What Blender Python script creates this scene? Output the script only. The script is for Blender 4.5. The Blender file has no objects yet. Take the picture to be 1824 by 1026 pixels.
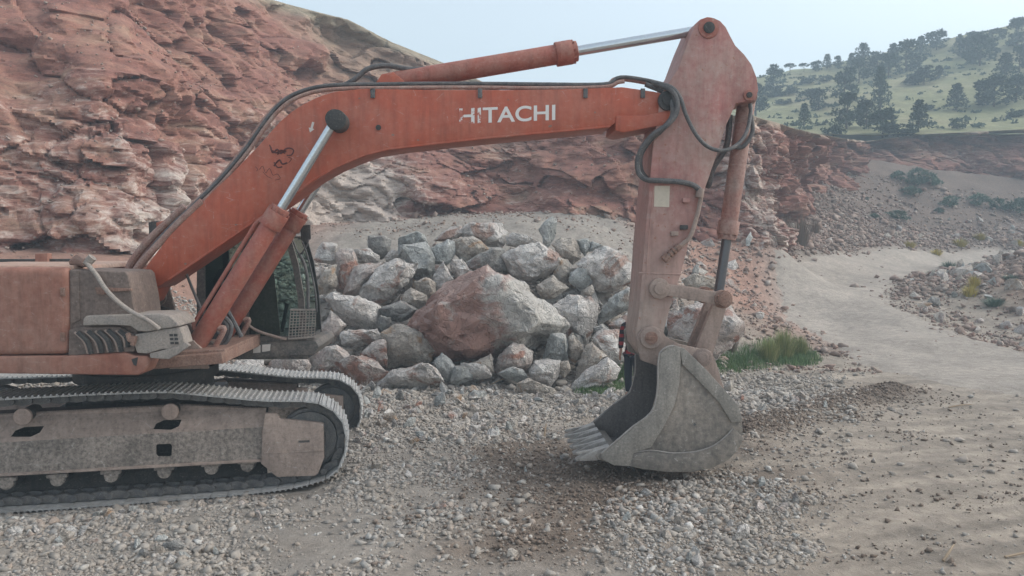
import bpy, bmesh, math, random
import numpy as np
from mathutils import Vector, Matrix, noise, geometry
R = math.radians
rng = np.random.default_rng(7)
random.seed(7)
scn = bpy.context.scene
col = scn.collection
import time; _T0 = time.time()
# ------------------------------------------------------------------ camera
F = 1350.0; CH = 3.07; HOR = 432.0
PITCH = math.atan((513 - HOR) / F)
cd = bpy.data.cameras.new('camera'); cam = bpy.data.objects.new('camera', cd); col.objects.link(cam)
cam.location = (0, 0, CH); cam.rotation_euler = (math.pi / 2 - PITCH, 0, 0)
cd.sensor_width = 36; cd.lens = F / 1824 * 36; cd.clip_start = .1; cd.clip_end = 3000
scn.camera = cam
# ------------------------------------------------------------------ sky, sun, exposure
w = bpy.data.worlds.new('World'); scn.world = w; w.use_nodes = True
nt = w.node_tree; nt.nodes.clear()
sky = nt.nodes.new('ShaderNodeTexSky'); sky.sky_type = 'NISHITA'; sky.sun_disc = False
SUN_EL, SUN_ROT = 38, 84
sky.sun_elevation = R(SUN_EL); sky.sun_rotation = R(SUN_ROT); sky.dust_density = 2.0; sky.air_density = 1.0; sky.ozone_density = 1.0
hs = nt.nodes.new('ShaderNodeHueSaturation'); hs.inputs['Saturation'].default_value = .42
tint = nt.nodes.new('ShaderNodeMix'); tint.data_type = 'RGBA'; tint.blend_type = 'MULTIPLY'; tint.inputs[0].default_value = 1
tint.inputs[7].default_value = (.965, 1.0, .965, 1)
bg = nt.nodes.new('ShaderNodeBackground'); bg.inputs[1].default_value = .15
wo = nt.nodes.new('ShaderNodeOutputWorld')
nt.links.new(sky.outputs[0], hs.inputs['Color']); nt.links.new(hs.outputs[0], tint.inputs[6])
nt.links.new(tint.outputs[2], bg.inputs[0]); nt.links.new(bg.outputs[0], wo.inputs[0])
sd = bpy.data.lights.new('sun', 'SUN'); sd.energy = 1.1; sd.angle = R(50); sd.color = (1, .95, .88)
sun = bpy.data.objects.new('sun', sd); col.objects.link(sun)
sun.rotation_euler = (R(90 - SUN_EL), 0, R(180 - SUN_ROT))
sun.location = (0, -20, 30)
vs = scn.view_settings; vs.view_transform = 'Standard'; vs.look = 'None'; vs.gamma = 1; vs.use_curve_mapping = False
vs.exposure = 1.2
scn.render.engine = 'CYCLES'
try:
    scn.cycles.volume_bounces = 0; scn.cycles.max_bounces = 6
except Exception: pass

# ------------------------------------------------------------------ pixel -> world helpers
C0 = np.array([0, 0, CH]); fw = np.array([0, math.cos(PITCH), -math.sin(PITCH)]); upv = np.array([0, math.sin(PITCH), math.cos(PITCH)])
def ray(px, py):
    d = np.array([(px - 912) / F, 0, 0]) + fw + upv * (513 - py) / F
    return d / d[1]
def at(px, py, d): return C0 + ray(px, py) * d
class Plane:
    def __init__(s, x, y, ang):
        a = R(ang); s.p = np.array([x, y, 0.]); s.u = np.array([math.cos(a), math.sin(a), 0]); s.n = np.array([-math.sin(a), math.cos(a), 0])
    def __call__(s, px, py, off=0.):
        r = ray(px, py); p = s.p + s.n * off
        t = np.dot(p - C0, s.n) / np.dot(r, s.n)
        return C0 + r * t
BP = Plane(0, 9.9, 3)       # near face of the boom
TP = Plane(-2.55, 9.8, 11)  # outer edge of the near track

# ------------------------------------------------------------------ materials
def newmat(name):
    m = bpy.data.materials.new(name); m.use_nodes = True; n = m.node_tree.nodes; b = n['Principled BSDF']; return m, m.node_tree, b
def mk_noise(nt, co, scale, detail=6, rough=.6, dist=0.):
    t = nt.nodes.new('ShaderNodeTexNoise'); t.inputs['Scale'].default_value = scale; t.inputs['Detail'].default_value = detail
    t.inputs['Roughness'].default_value = rough; t.inputs['Distortion'].default_value = dist
    nt.links.new(co, t.inputs['Vector']); return t.outputs['Fac']
def mk_ramp(nt, fac, stops, interp='LINEAR'):
    r = nt.nodes.new('ShaderNodeValToRGB'); r.color_ramp.interpolation = interp; e = r.color_ramp.elements
    while len(e) > 1: e.remove(e[-1])
    e[0].position = stops[0][0]; c = stops[0][1]; e[0].color = (*c, 1) if len(c) == 3 else c
    for p, c in stops[1:]:
        k = e.new(p); k.color = (*c, 1)
    nt.links.new(fac, r.inputs[0]); return r.outputs[0]
def mk_mix(nt, fac, a, b, mode='MIX'):
    m = nt.nodes.new('ShaderNodeMix'); m.data_type = 'RGBA'; m.blend_type = mode
    for s, v in ((m.inputs[0], fac), (m.inputs[6], a), (m.inputs[7], b)):
        if isinstance(v, (int, float)): s.default_value = v
        elif isinstance(v, tuple): s.default_value = (*v, 1)
        else: nt.links.new(v, s)
    return m.outputs[2]
def mk_math(nt, op, a, b=None, clamp=False):
    m = nt.nodes.new('ShaderNodeMath'); m.operation = op; m.use_clamp = clamp
    for s, v in zip(m.inputs, (a, b)):
        if v is None: continue
        if isinstance(v, (int, float)): s.default_value = v
        else: nt.links.new(v, s)
    return m.outputs[0]
def mk_bump(nt, b, h, strength, dist):
    k = nt.nodes.new('ShaderNodeBump'); k.inputs['Strength'].default_value = strength; k.inputs['Distance'].default_value = dist
    nt.links.new(h, k.inputs['Height']); nt.links.new(k.outputs[0], b.inputs['Normal'])
G3 = lambda v: (v, v, v)
def surf(name, base, dirt, amount=.5, scale=3., rough=.65, metal=0., bump=.15, spots=None, zdust=None, scratch=.35, mott=.6):
    """paint or metal with uneven dust, fine scratches and (zdust) more dust lower down on the machine"""
    m, nt, b = newmat(name)
    g = nt.nodes.new('ShaderNodeNewGeometry'); co = g.outputs['Position']
    n1 = mk_noise(nt, co, scale, 7, .65, .4); n2 = mk_noise(nt, co, scale * 9, 6, .7)
    n3 = mk_noise(nt, co, scale * 40, 3, .6)
    f = mk_math(nt, 'ADD', mk_math(nt, 'MULTIPLY', n1, .65), mk_math(nt, 'MULTIPLY', n2, .35))
    lo = .5 - .25 * amount - (.12 if amount > .5 else 0); f0 = f
    fac = mk_ramp(nt, f, [(max(0, .62 - amount * .45), G3(0)), (min(1, .86 - amount * .4), G3(1))])
    # paler dusty streaks
    fac = mk_math(nt, 'MULTIPLY', fac, .85)
    if zdust:
        sx = nt.nodes.new('ShaderNodeSeparateXYZ'); nt.links.new(co, sx.inputs[0])
        mr = nt.nodes.new('ShaderNodeMapRange'); mr.inputs[1].default_value = zdust[0]; mr.inputs[2].default_value = zdust[1]
        mr.inputs[3].default_value = zdust[2]; mr.inputs[4].default_value = 0; nt.links.new(sx.outputs[2], mr.inputs[0])
        k = mk_math(nt, 'MULTIPLY', mr.outputs[0], mk_math(nt, 'ADD', mk_math(nt, 'MULTIPLY', n1, 1.2), .4))
        fac = mk_math(nt, 'MAXIMUM', fac, k, True)
    c = mk_mix(nt, fac, base, dirt)
    c = mk_mix(nt, mott, c, mk_ramp(nt, n2, [(.32, G3(.5)), (.5, G3(1)), (.7, G3(1.3))]), 'MULTIPLY')
    mpp = nt.nodes.new('ShaderNodeMapping'); mpp.inputs['Scale'].default_value = (7, 7, .8); nt.links.new(co, mpp.inputs[0])
    ns = mk_noise(nt, mpp.outputs[0], 1.4, 6, .7, .3); c = mk_mix(nt, .45, c, mk_ramp(nt, ns, [(.34, G3(.55)), (.5, G3(1)), (.68, G3(1.22))]), 'MULTIPLY')
    vo_ = nt.nodes.new('ShaderNodeTexVoronoi'); vo_.feature = 'DISTANCE_TO_EDGE'; vo_.inputs['Scale'].default_value = 2.2; vo_.inputs['Randomness'].default_value = 1
    mq = nt.nodes.new('ShaderNodeMapping'); mq.inputs['Rotation'].default_value = (.3, .6, .2); mq.inputs['Scale'].default_value = (1, 1, 3.5); nt.links.new(co, mq.inputs[0]); nt.links.new(mq.outputs[0], vo_.inputs['Vector'])
    scr = mk_ramp(nt, vo_.outputs['Distance'], [(.004, G3(1)), (.012, G3(0))]); scr = mk_math(nt, 'MULTIPLY', scr, mk_ramp(nt, n2, [(.5, G3(0)), (.6, G3(scratch))])); c = mk_mix(nt, scr, c, (.46, .43, .40))
    if spots:
        s = mk_noise(nt, co, 22, 3, .5); s = mk_ramp(nt, s, [(.66, G3(0)), (.7, G3(1))]); c = mk_mix(nt, s, c, spots)
    nt.links.new(c, b.inputs['Base Color'])
    rr = mk_ramp(nt, f0, [(.3, G3(max(0, rough - .15))), (.7, G3(min(1, rough + .15)))]); nt.links.new(rr, b.inputs['Roughness'])
    b.inputs['Metallic'].default_value = metal
    mk_bump(nt, b, mk_math(nt, 'ADD', mk_math(nt, 'MULTIPLY', n2, .7), mk_math(nt, 'MULTIPLY', n3, .3)), bump, .02)
    return m
DUST = (.40, .29, .23); DUSTG = (.33, .29, .26)
M = {}
M['boom'] = surf('boom_paint', (.40, .078, .034), (.36, .145, .10), .42, 1.3, .5, bump=.10, zdust=(.6, 3.1, .35), mott=.2)
M['stick'] = surf('stick_paint', (.37, .115, .10), (.37, .275, .235), .6, 1.1, .6, bump=.12, zdust=(1.4, 4.6, 1.3), spots=(.30, .13, .08), mott=.3)
M['cyl'] = surf('cylinder_paint', (.34, .085, .055), (.32, .18, .14), .5, 2.5, .55, bump=.12, mott=.35)
M['cylp'] = surf('cylinder_dusty', (.31, .135, .11), (.32, .235, .20), .6, 2.5, .65, bump=.12)
M['body'] = surf('body_paint', (.27, .09, .055), (.29, .17, .13), .62, 1.0, .7, bump=.12, mott=.4)
M['bodytop'] = surf('body_top_dust', (.42, .29, .23), (.40, .22, .16), .5, 2.0, .85, bump=.2)
M['grey'] = surf('grey_panel', (.11, .078, .066), (.21, .155, .13), .6, 3, .75, bump=.2)
M['hood'] = surf('hood_grey', (.26, .23, .21), (.34, .28, .24), .6, 5, .7, bump=.3)
M['rust'] = surf('rusty_steel', (.20, .10, .07), (.30, .20, .16), .55, 5, .8, bump=.35)
M['dark'] = surf('dark_steel', (.035, .033, .033), (.10, .085, .075), .4, 5, .7, bump=.25)
M['hose'] = surf('rubber_hose', (.045, .048, .052), (.17, .15, .145), .6, 8, .6, bump=.15)
M['pipe'] = surf('dusty_pipe', (.26, .10, .07), (.36, .27, .23), .6, 6, .65, bump=.15)
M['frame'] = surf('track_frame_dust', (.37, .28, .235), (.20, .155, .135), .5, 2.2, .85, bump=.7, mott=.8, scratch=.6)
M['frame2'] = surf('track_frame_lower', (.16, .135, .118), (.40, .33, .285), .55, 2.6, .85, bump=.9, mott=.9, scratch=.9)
M['shoe'] = surf('worn_shoe_steel', (.46, .45, .44), (.30, .27, .25), .45, 7, .5, metal=.25, bump=.3)
M['link'] = surf('track_link_steel', (.085, .085, .09), (.20, .18, .16), .5, 9, .6, metal=.2, bump=.3)
M['bucket'] = surf('worn_bucket_steel', (.135, .12, .108), (.36, .30, .25), .55, 1.8, .62, metal=.1, bump=.4, zdust=(.0, 1.0, .2), scratch=.9, mott=.4)
M['cutter'] = surf('worn_cutter_steel', (.21, .19, .17), (.36, .32, .28), .5, 4, .55, metal=.15, bump=.4, scratch=1., mott=.4)
M['cab'] = surf('dusty_cab_paint', (.07, .064, .06), (.22, .18, .155), .5, 4, .7, bump=.2)
M['bucketin'] = surf('bucket_inside', (.12, .105, .10), (.17, .15, .14), .5, 4, .7, bump=.25)
M['tooth'] = surf('tooth_steel', (.36, .33, .31), (.25, .22, .20), .4, 7, .5, metal=.3, bump=.25)
M['dusty'] = surf('dusty_casting', (.35, .26, .22), (.26, .19, .16), .5, 4, .8, bump=.25)
def simple(name, c, rough=.5, metal=0.):
    m, nt, b = newmat(name); b.inputs['Base Color'].default_value = (*c, 1); b.inputs['Roughness'].default_value = rough; b.inputs['Metallic'].default_value = metal
    g = nt.nodes.new('ShaderNodeNewGeometry'); n = mk_noise(nt, g.outputs['Position'], 30, 4, .6)
    nt.links.new(mk_mix(nt, .25, c, mk_ramp(nt, n, [(.3, G3(.55)), (.7, G3(1))]), 'MULTIPLY'), b.inputs['Base Color'])
    return m
M['chrome'] = simple('chrome_rod', (.62, .65, .68), .22, .9)
M['rodd'] = simple('dark_rod', (.12, .12, .13), .3, .5)
M['sticker'] = simple('cream_sticker', (.55, .47, .38), .6)
M['white'] = simple('white_sticker', (.62, .56, .52), .6)
M['ink'] = simple('black_mark', (.10, .025, .02), .7)
M['cloth'] = simple('dark_cloth', (.018, .022, .032), .9)
M['seat'] = simple('seat_cloth', (.03, .03, .033), .9)
M['skin'] = simple('skin', (.33, .18, .12), .6)
M['hair'] = simple('hair', (.014, .011, .010), .7)
m, nt, b = newmat('cab_glass'); b.inputs['Base Color'].default_value = (.50, .60, .57, 1); b.inputs['Roughness'].default_value = .05
b.inputs['Transmission Weight'].default_value = 1; b.inputs['IOR'].default_value = 1.02; M['glass'] = m
# worn white lettering: flakes show the paint below
m, nt, b = newmat('worn_letter_paint'); g = nt.nodes.new('ShaderNodeNewGeometry'); P = g.outputs['Position']
n = mk_noise(nt, P, 9, 8, .75, .3); sx = nt.nodes.new('ShaderNodeSeparateXYZ'); nt.links.new(P, sx.inputs[0])
mr = nt.nodes.new('ShaderNodeMapRange'); mr.inputs[1].default_value = -.68; mr.inputs[2].default_value = .0; mr.inputs[3].default_value = -.10; mr.inputs[4].default_value = .12
nt.links.new(sx.outputs[0], mr.inputs[0])
ff = mk_ramp(nt, mk_math(nt, 'ADD', n, mr.outputs[0]), [(.41, G3(0)), (.44, G3(1))])
nt.links.new(mk_mix(nt, ff, (.44, .12, .08), (.68, .64, .62)), b.inputs['Base Color']); b.inputs['Roughness'].default_value = .6; M['letter'] = m
# shirt: red and black bands
m, nt, b = newmat('banded_shirt'); g = nt.nodes.new('ShaderNodeNewGeometry'); sx = nt.nodes.new('ShaderNodeSeparateXYZ'); nt.links.new(g.outputs['Position'], sx.inputs[0])
z = mk_math(nt, 'FRACT', mk_math(nt, 'MULTIPLY', sx.outputs[2], 6.6)); x = mk_math(nt, 'FRACT', mk_math(nt, 'MULTIPLY', sx.outputs[0], 9.0))
c1 = mk_ramp(nt, z, [(0, (.26, .02, .022)), (.42, (.20, .018, .02)), (.46, (.018, .014, .017)), (1, (.018, .014, .017))], 'CONSTANT')
c2 = mk_mix(nt, mk_ramp(nt, x, [(0, G3(0)), (.7, G3(.7))], 'CONSTANT'), c1, (.02, .015, .018))
nt.links.new(c2, b.inputs['Base Color']); b.inputs['Roughness'].default_value = .9; M['shirt'] = m

def rockmat(name, c1, c2, c3, scale=1.6, big=None, rnd=False, objrnd=False, stain=.5):
    m, nt, b = newmat(name)
    g = nt.nodes.new('ShaderNodeNewGeometry'); P = g.outputs['Position']
    n1 = mk_noise(nt, P, scale, 8, .68, .8); n2 = mk_noise(nt, P, scale * 7, 7, .75, .5); n3 = mk_noise(nt, P, scale * 35, 4, .7)
    c = mk_ramp(nt, n1, [(.34, c1), (.52, c2), (.66, c3)])
    mott = mk_ramp(nt, n2, [(.3, G3(.42)), (.42, G3(.8)), (.54, G3(1.05)), (.7, G3(1.42))])
    c = mk_mix(nt, .9, c, mott, 'MULTIPLY')
    c = mk_mix(nt, .6, c, mk_ramp(nt, n3, [(.32, G3(.55)), (.5, G3(1)), (.68, G3(1.3))]), 'MULTIPLY')
    if big:  # patches of another colour, e.g. red earth still stuck on the stone
        nb = mk_noise(nt, P, big[1], 5, .65, .9); 
        if len(big) > 3:
            sq = nt.nodes.new('ShaderNodeSeparateXYZ'); nt.links.new(P, sq.inputs[0]); mr = nt.nodes.new('ShaderNodeMapRange')
            for q_, v_ in zip((1, 2, 3, 4), big[3]): mr.inputs[q_].default_value = v_
            nt.links.new(sq.outputs[0], mr.inputs[0]); nb = mk_math(nt, 'ADD', nb, mr.outputs[0])
        fb = mk_ramp(nt, nb, [(big[2], G3(0)), (big[2] + (.07 if len(big) < 4 else .16), G3(1 if len(big) < 4 else .9))])
        c = mk_mix(nt, fb, c, mk_mix(nt, .5, big[0], mott, 'MULTIPLY'))
    # pale dust on faces that look up
    sx = nt.nodes.new('ShaderNodeSeparateXYZ'); nt.links.new(g.outputs['Normal'], sx.inputs[0])
    up = mk_ramp(nt, sx.outputs[2], [(.35, G3(0)), (.9, G3(stain))]); c = mk_mix(nt, mk_math(nt, 'MULTIPLY', up, n2), c, (.52, .47, .44))
    nt.links.new(c, b.inputs['Base Color']); b.inputs['Roughness'].default_value = .9
    v = nt.nodes.new('ShaderNodeTexVoronoi'); v.feature = 'DISTANCE_TO_EDGE'; v.inputs['Scale'].default_value = scale * 2.2
    vm = nt.nodes.new('ShaderNodeVectorMath'); vm.operation = 'ADD'; nt.links.new(P, vm.inputs[0])
    tn = nt.nodes.new('ShaderNodeTexNoise'); tn.inputs['Scale'].default_value = scale * 2; nt.links.new(P, tn.inputs['Vector']); nt.links.new(tn.outputs['Color'], vm.inputs[1])
    nt.links.new(vm.outputs[0], v.inputs['Vector'])
    h = mk_math(nt, 'ADD', mk_math(nt, 'MULTIPLY', n2, .6), mk_math(nt, 'MULTIPLY', n3, .3))
    h = mk_math(nt, 'ADD', h, mk_math(nt, 'MINIMUM', mk_math(nt, 'MULTIPLY', v.outputs['Distance'], 3), .3))
    mk_bump(nt, b, h, .9, .09)
    return m
REDE = (.35, .18, .14)
RK = {
 'w': rockmat('white_limestone', (.41, .365, .335), (.62, .565, .53), (.74, .70, .665), 1.7, ((.40, .26, .21), 1.1, .56)),
 'b': rockmat('bluish_limestone', (.30, .295, .28), (.44, .44, .425), (.58, .575, .56), 1.9, ((.36, .29, .25), 1.0, .63)),
 'p': rockmat('pink_mottled_stone', (.42, .31, .27), (.54, .46, .42), (.64, .59, .55), 1.9, ((.38, .20, .15), 1.4, .53)),
 'r': rockmat('red_faced_boulder', (.40, .36, .33), (.52, .48, .44), (.60, .56, .52), 1.5, (REDE, 1.3, .44, (-.9, .5, .2, -.2))),
 't': rockmat('tan_stone', (.40, .33, .28), (.53, .46, .40), (.60, .55, .50), 2.1, ((.42, .27, .17), 1.3, .56)),
 'd': rockmat('dark_grey_stone', (.22, .20, .19), (.33, .31, .29), (.43, .41, .39), 2.1, ((.26, .20, .18), 1.2, .58)),
}
def gravelmat(name, stops, mul=1., dustc=(.31, .265, .225)):
    m, nt, b = newmat(name); g = nt.nodes.new('ShaderNodeNewGeometry'); P = g.outputs['Position']
    c = mk_ramp(nt, g.outputs['Random Per Island'], [(p, tuple(x * mul for x in c)) for p, c in stops])
    n2 = mk_noise(nt, P, 38, 5, .7); n1 = mk_noise(nt, P, .9, 5, .6)
    c = mk_mix(nt, .7, c, mk_ramp(nt, n2, [(.3, G3(.6)), (.7, G3(1.25))]), 'MULTIPLY')
    c = mk_mix(nt, mk_ramp(nt, n1, [(.38, G3(.1)), (.60, G3(.7))]), c, dustc)
    nt.links.new(c, b.inputs['Base Color']); b.inputs['Roughness'].default_value = .92; mk_bump(nt, b, n2, .4, .01)
    return m
GST = [(0, (.28, .25, .225)), (.25, (.37, .335, .305)), (.5, (.35, .30, .26)), (.68, (.42, .385, .355)), (.78, (.35, .26, .21)), (.86, (.28, .275, .27)), (.93, (.46, .43, .40)), (1, (.64, .61, .58))]
RST = [(0, (.27, .18, .145)), (.3, (.35, .255, .21)), (.5, (.27, .15, .115)), (.7, (.38, .32, .28)), (.85, (.29, .20, .155)), (1, (.48, .42, .38))]
M['gravel'] = gravelmat('gravel_stones', GST); M['rubble'] = gravelmat('red_rubble_stones', RST, 1., (.27, .20, .165))
M['soil'] = gravelmat('soil_clods', [(0, (.14, .10, .078)), (.5, (.21, .16, .125)), (.85, (.28, .22, .18)), (1, (.42, .37, .33))], 1., (.19, .14, .11))
# ground: tint comes from a vertex attribute that says which earth lies where (tan dirt, dark soil, red earth, grey grit)
def groundmat():
    m, nt, b = newmat('quarry_ground'); g = nt.nodes.new('ShaderNodeNewGeometry'); P = g.outputs['Position']
    a = nt.nodes.new('ShaderNodeVertexColor'); a.layer_name = 'earth'
    n1 = mk_noise(nt, P, .55, 6, .65, .6); n2 = mk_noise(nt, P, 5, 7, .72, .3); n3 = mk_noise(nt, P, 45, 5, .75)
    c = mk_mix(nt, .8, a.outputs[0], mk_ramp(nt, n1, [(.3, G3(.74)), (.7, G3(1.22))]), 'MULTIPLY')
    c = mk_mix(nt, .8, c, mk_ramp(nt, n2, [(.3, G3(.62)), (.7, G3(1.28))]), 'MULTIPLY')
    sp = mk_ramp(nt, n3, [(.6, G3(0)), (.66, G3(.7))]); c = mk_mix(nt, sp, c, (.46, .42, .38))
    sp2 = mk_ramp(nt, n3, [(.34, G3(.6)), (.40, G3(0))]); c = mk_mix(nt, sp2, c, (.16, .125, .10))
    nt.links.new(c, b.inputs['Base Color']); b.inputs['Roughness'].default_value = .95
    mk_bump(nt, b, mk_math(nt, 'ADD', mk_math(nt, 'MULTIPLY', n2, 1.), mk_math(nt, 'MULTIPLY', n3, .45)), .9, .05)
    return m
M['ground'] = groundmat()
def cliffmat():
    m, nt, b = newmat('red_quarry_rock'); g = nt.nodes.new('ShaderNodeNewGeometry'); P = g.outputs['Position']
    mp = nt.nodes.new('ShaderNodeMapping'); mp.inputs['Rotation'].default_value = (0, R(24), 0); mp.inputs['Scale'].default_value = (.45, .8, 1.5); nt.links.new(P, mp.inputs[0])
    Q = mp.outputs[0]
    n0 = mk_noise(nt, P, .13, 5, .6, .5); n1 = mk_noise(nt, Q, .55, 8, .68, .8); n2 = mk_noise(nt, Q, 3.2, 8, .72, .5); n3 = mk_noise(nt, P, 16, 5, .75)
    c = mk_ramp(nt, n1, [(.30, (.15, .062, .047)), (.45, (.245, .105, .078)), (.55, (.285, .14, .10)), (.68, (.34, .215, .15))])
    a = nt.nodes.new('ShaderNodeVertexColor'); a.layer_name = 'earth'; sx = nt.nodes.new('ShaderNodeSeparateColor'); nt.links.new(a.outputs[0], sx.inputs[0])
    # pale limestone where the earth has fallen away (more of it where the attribute says so)
    f = mk_math(nt, 'ADD', mk_math(nt, 'MULTIPLY', n2, .55), mk_math(nt, 'MULTIPLY', n0, .45)); f = mk_math(nt, 'ADD', f, mk_math(nt, 'MULTIPLY', sx.outputs[0], .32))
    pale = mk_ramp(nt, f, [(.55, G3(0)), (.66, G3(.85))]); c = mk_mix(nt, pale, c, (.44, .38, .335))
    c = mk_mix(nt, sx.outputs[1], c, mk_mix(nt, n2, (.20, .17, .12), (.33, .26, .19)))     # scrub and soil on the crest
    c = mk_mix(nt, .85, c, mk_ramp(nt, n2, [(.28, G3(.42)), (.5, G3(1)), (.72, G3(1.4))]), 'MULTIPLY')
    c = mk_mix(nt, .8, c, mk_ramp(nt, n3, [(.3, G3(.62)), (.5, G3(1)), (.7, G3(1.25))]), 'MULTIPLY')
    nt.links.new(c, b.inputs['Base Color']); b.inputs['Roughness'].default_value = .95
    v = nt.nodes.new('ShaderNodeTexVoronoi'); v.feature = 'DISTANCE_TO_EDGE'; v.inputs['Scale'].default_value = 1.1
    vm = nt.nodes.new('ShaderNodeVectorMath'); vm.operation = 'ADD'; nt.links.new(Q, vm.inputs[0])
    tn = nt.nodes.new('ShaderNodeTexNoise'); tn.inputs['Scale'].default_value = .8; tn.inputs['Detail'].default_value = 6; nt.links.new(P, tn.inputs['Vector']); nt.links.new(tn.outputs['Color'], vm.inputs[1]); nt.links.new(vm.outputs[0], v.inputs['Vector'])
    h = mk_math(nt, 'ADD', mk_math(nt, 'MULTIPLY', n2, .8), mk_math(nt, 'MULTIPLY', n3, .2)); h = mk_math(nt, 'ADD', h, mk_math(nt, 'MINIMUM', mk_math(nt, 'MULTIPLY', v.outputs['Distance'], 2.5), .10))
    mk_bump(nt, b, h, .6, .07)
    return m
M['cliff'] = cliffmat()
def hillmat():
    m, nt, b = newmat('dry_grass_hill'); g = nt.nodes.new('ShaderNodeNewGeometry'); P = g.outputs['Position']
    n1 = mk_noise(nt, P, .06, 8, .7, .5); n2 = mk_noise(nt, P, .7, 8, .75)
    c = mk_ramp(nt, n1, [(.35, (.21, .215, .10)), (.52, (.29, .27, .135)), (.66, (.35, .29, .175))])
    c = mk_mix(nt, .9, c, mk_ramp(nt, n2, [(.3, G3(.6)), (.7, G3(1.3))]), 'MULTIPLY')
    nt.links.new(c, b.inputs['Base Color']); b.inputs['Roughness'].default_value = 1; mk_bump(nt, b, n2, .8, .4); return m
M['hill'] = hillmat()
def leafmat(name, a, b_, c_=None):
    m, nt, b = newmat(name); g = nt.nodes.new('ShaderNodeNewGeometry'); oi = nt.nodes.new('ShaderNodeObjectInfo')
    c = mk_ramp(nt, g.outputs['Random Per Island'], [(0, a), (.6, b_), (1, c_ or b_)])
    c = mk_mix(nt, .6, c, mk_ramp(nt, oi.outputs['Random'], [(0, G3(.65)), (1, G3(1.25))]), 'MULTIPLY')
    nt.links.new(c, b.inputs['Base Color']); b.inputs['Roughness'].default_value = .7; return m
M['pine'] = leafmat('pine_needles', (.016, .035, .022), (.032, .06, .034), (.05, .08, .04))
M['sage'] = leafmat('grey_green_leaves', (.055, .10, .075), (.09, .15, .105), (.13, .19, .13))
M['grass'] = leafmat('green_grass', (.06, .12, .045), (.11, .19, .065), (.19, .25, .10))
M['weed'] = leafmat('yellow_green_weed', (.16, .22, .07), (.30, .32, .12), (.44, .40, .2))
M['yellow'] = leafmat('yellow_flower', (.40, .30, .05), (.50, .40, .09), (.25, .24, .09))
M['dry'] = leafmat('dry_stems', (.17, .13, .10), (.26, .20, .15), (.20, .10, .08))
M['bark'] = simple('bark', (.09, .065, .05), .9)
M['wood'] = simple('bare_wood', (.34, .25, .17), .8)

# ------------------------------------------------------------------ mesh building
WLOC = {}
def link(name, me, mat, parent=None, loc=None):
    o = bpy.data.objects.new(name, me); col.objects.link(o)
    if mat is not None and not me.materials: me.materials.append(mat)
    wl = np.array(loc if loc is not None else (0, 0, 0), float)
    if parent is not None:
        o.parent = parent; o.location = Vector(wl - WLOC[parent.name])
    else: o.location = Vector(wl)
    WLOC[o.name] = wl
    return o
def tag(o, label=None, cat=None, group=None, kind=None):
    if label: o['label'] = label
    if cat: o['category'] = cat
    if group: o['group'] = group
    if kind: o['kind'] = kind
    return o
def mesh_np(name, V, Fc, mat, parent=None, smooth=False, sharp=35, loc=None, attr=None):
    V = np.asarray(V, float)
    if loc is None: loc = V.mean(0)
    me = bpy.data.meshes.new(name)
    if isinstance(Fc, np.ndarray):
        n, k = Fc.shape
        me.vertices.add(len(V)); me.vertices.foreach_set('co', (V - loc).astype(np.float32).ravel())
        me.loops.add(n * k); me.loops.foreach_set('vertex_index', Fc.astype(np.int32).ravel())
        me.polygons.add(n); me.polygons.foreach_set('loop_start', np.arange(0, n * k, k, dtype=np.int32))
        me.update(calc_edges=True)
    else:
        me.from_pydata([tuple(v) for v in (V - loc)], [], Fc)
    if attr is not None:
        ca = me.color_attributes.new('earth', 'FLOAT_COLOR', 'POINT')
        ca.data.foreach_set('color', np.c_[attr, np.ones(len(attr))].astype(np.float32).ravel())
    if smooth:
        me.polygons.foreach_set('use_smooth', np.ones(len(me.polygons), bool))
        if sharp: me.set_sharp_from_angle(angle=R(sharp))
    return link(name, me, mat, parent, loc)
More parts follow.
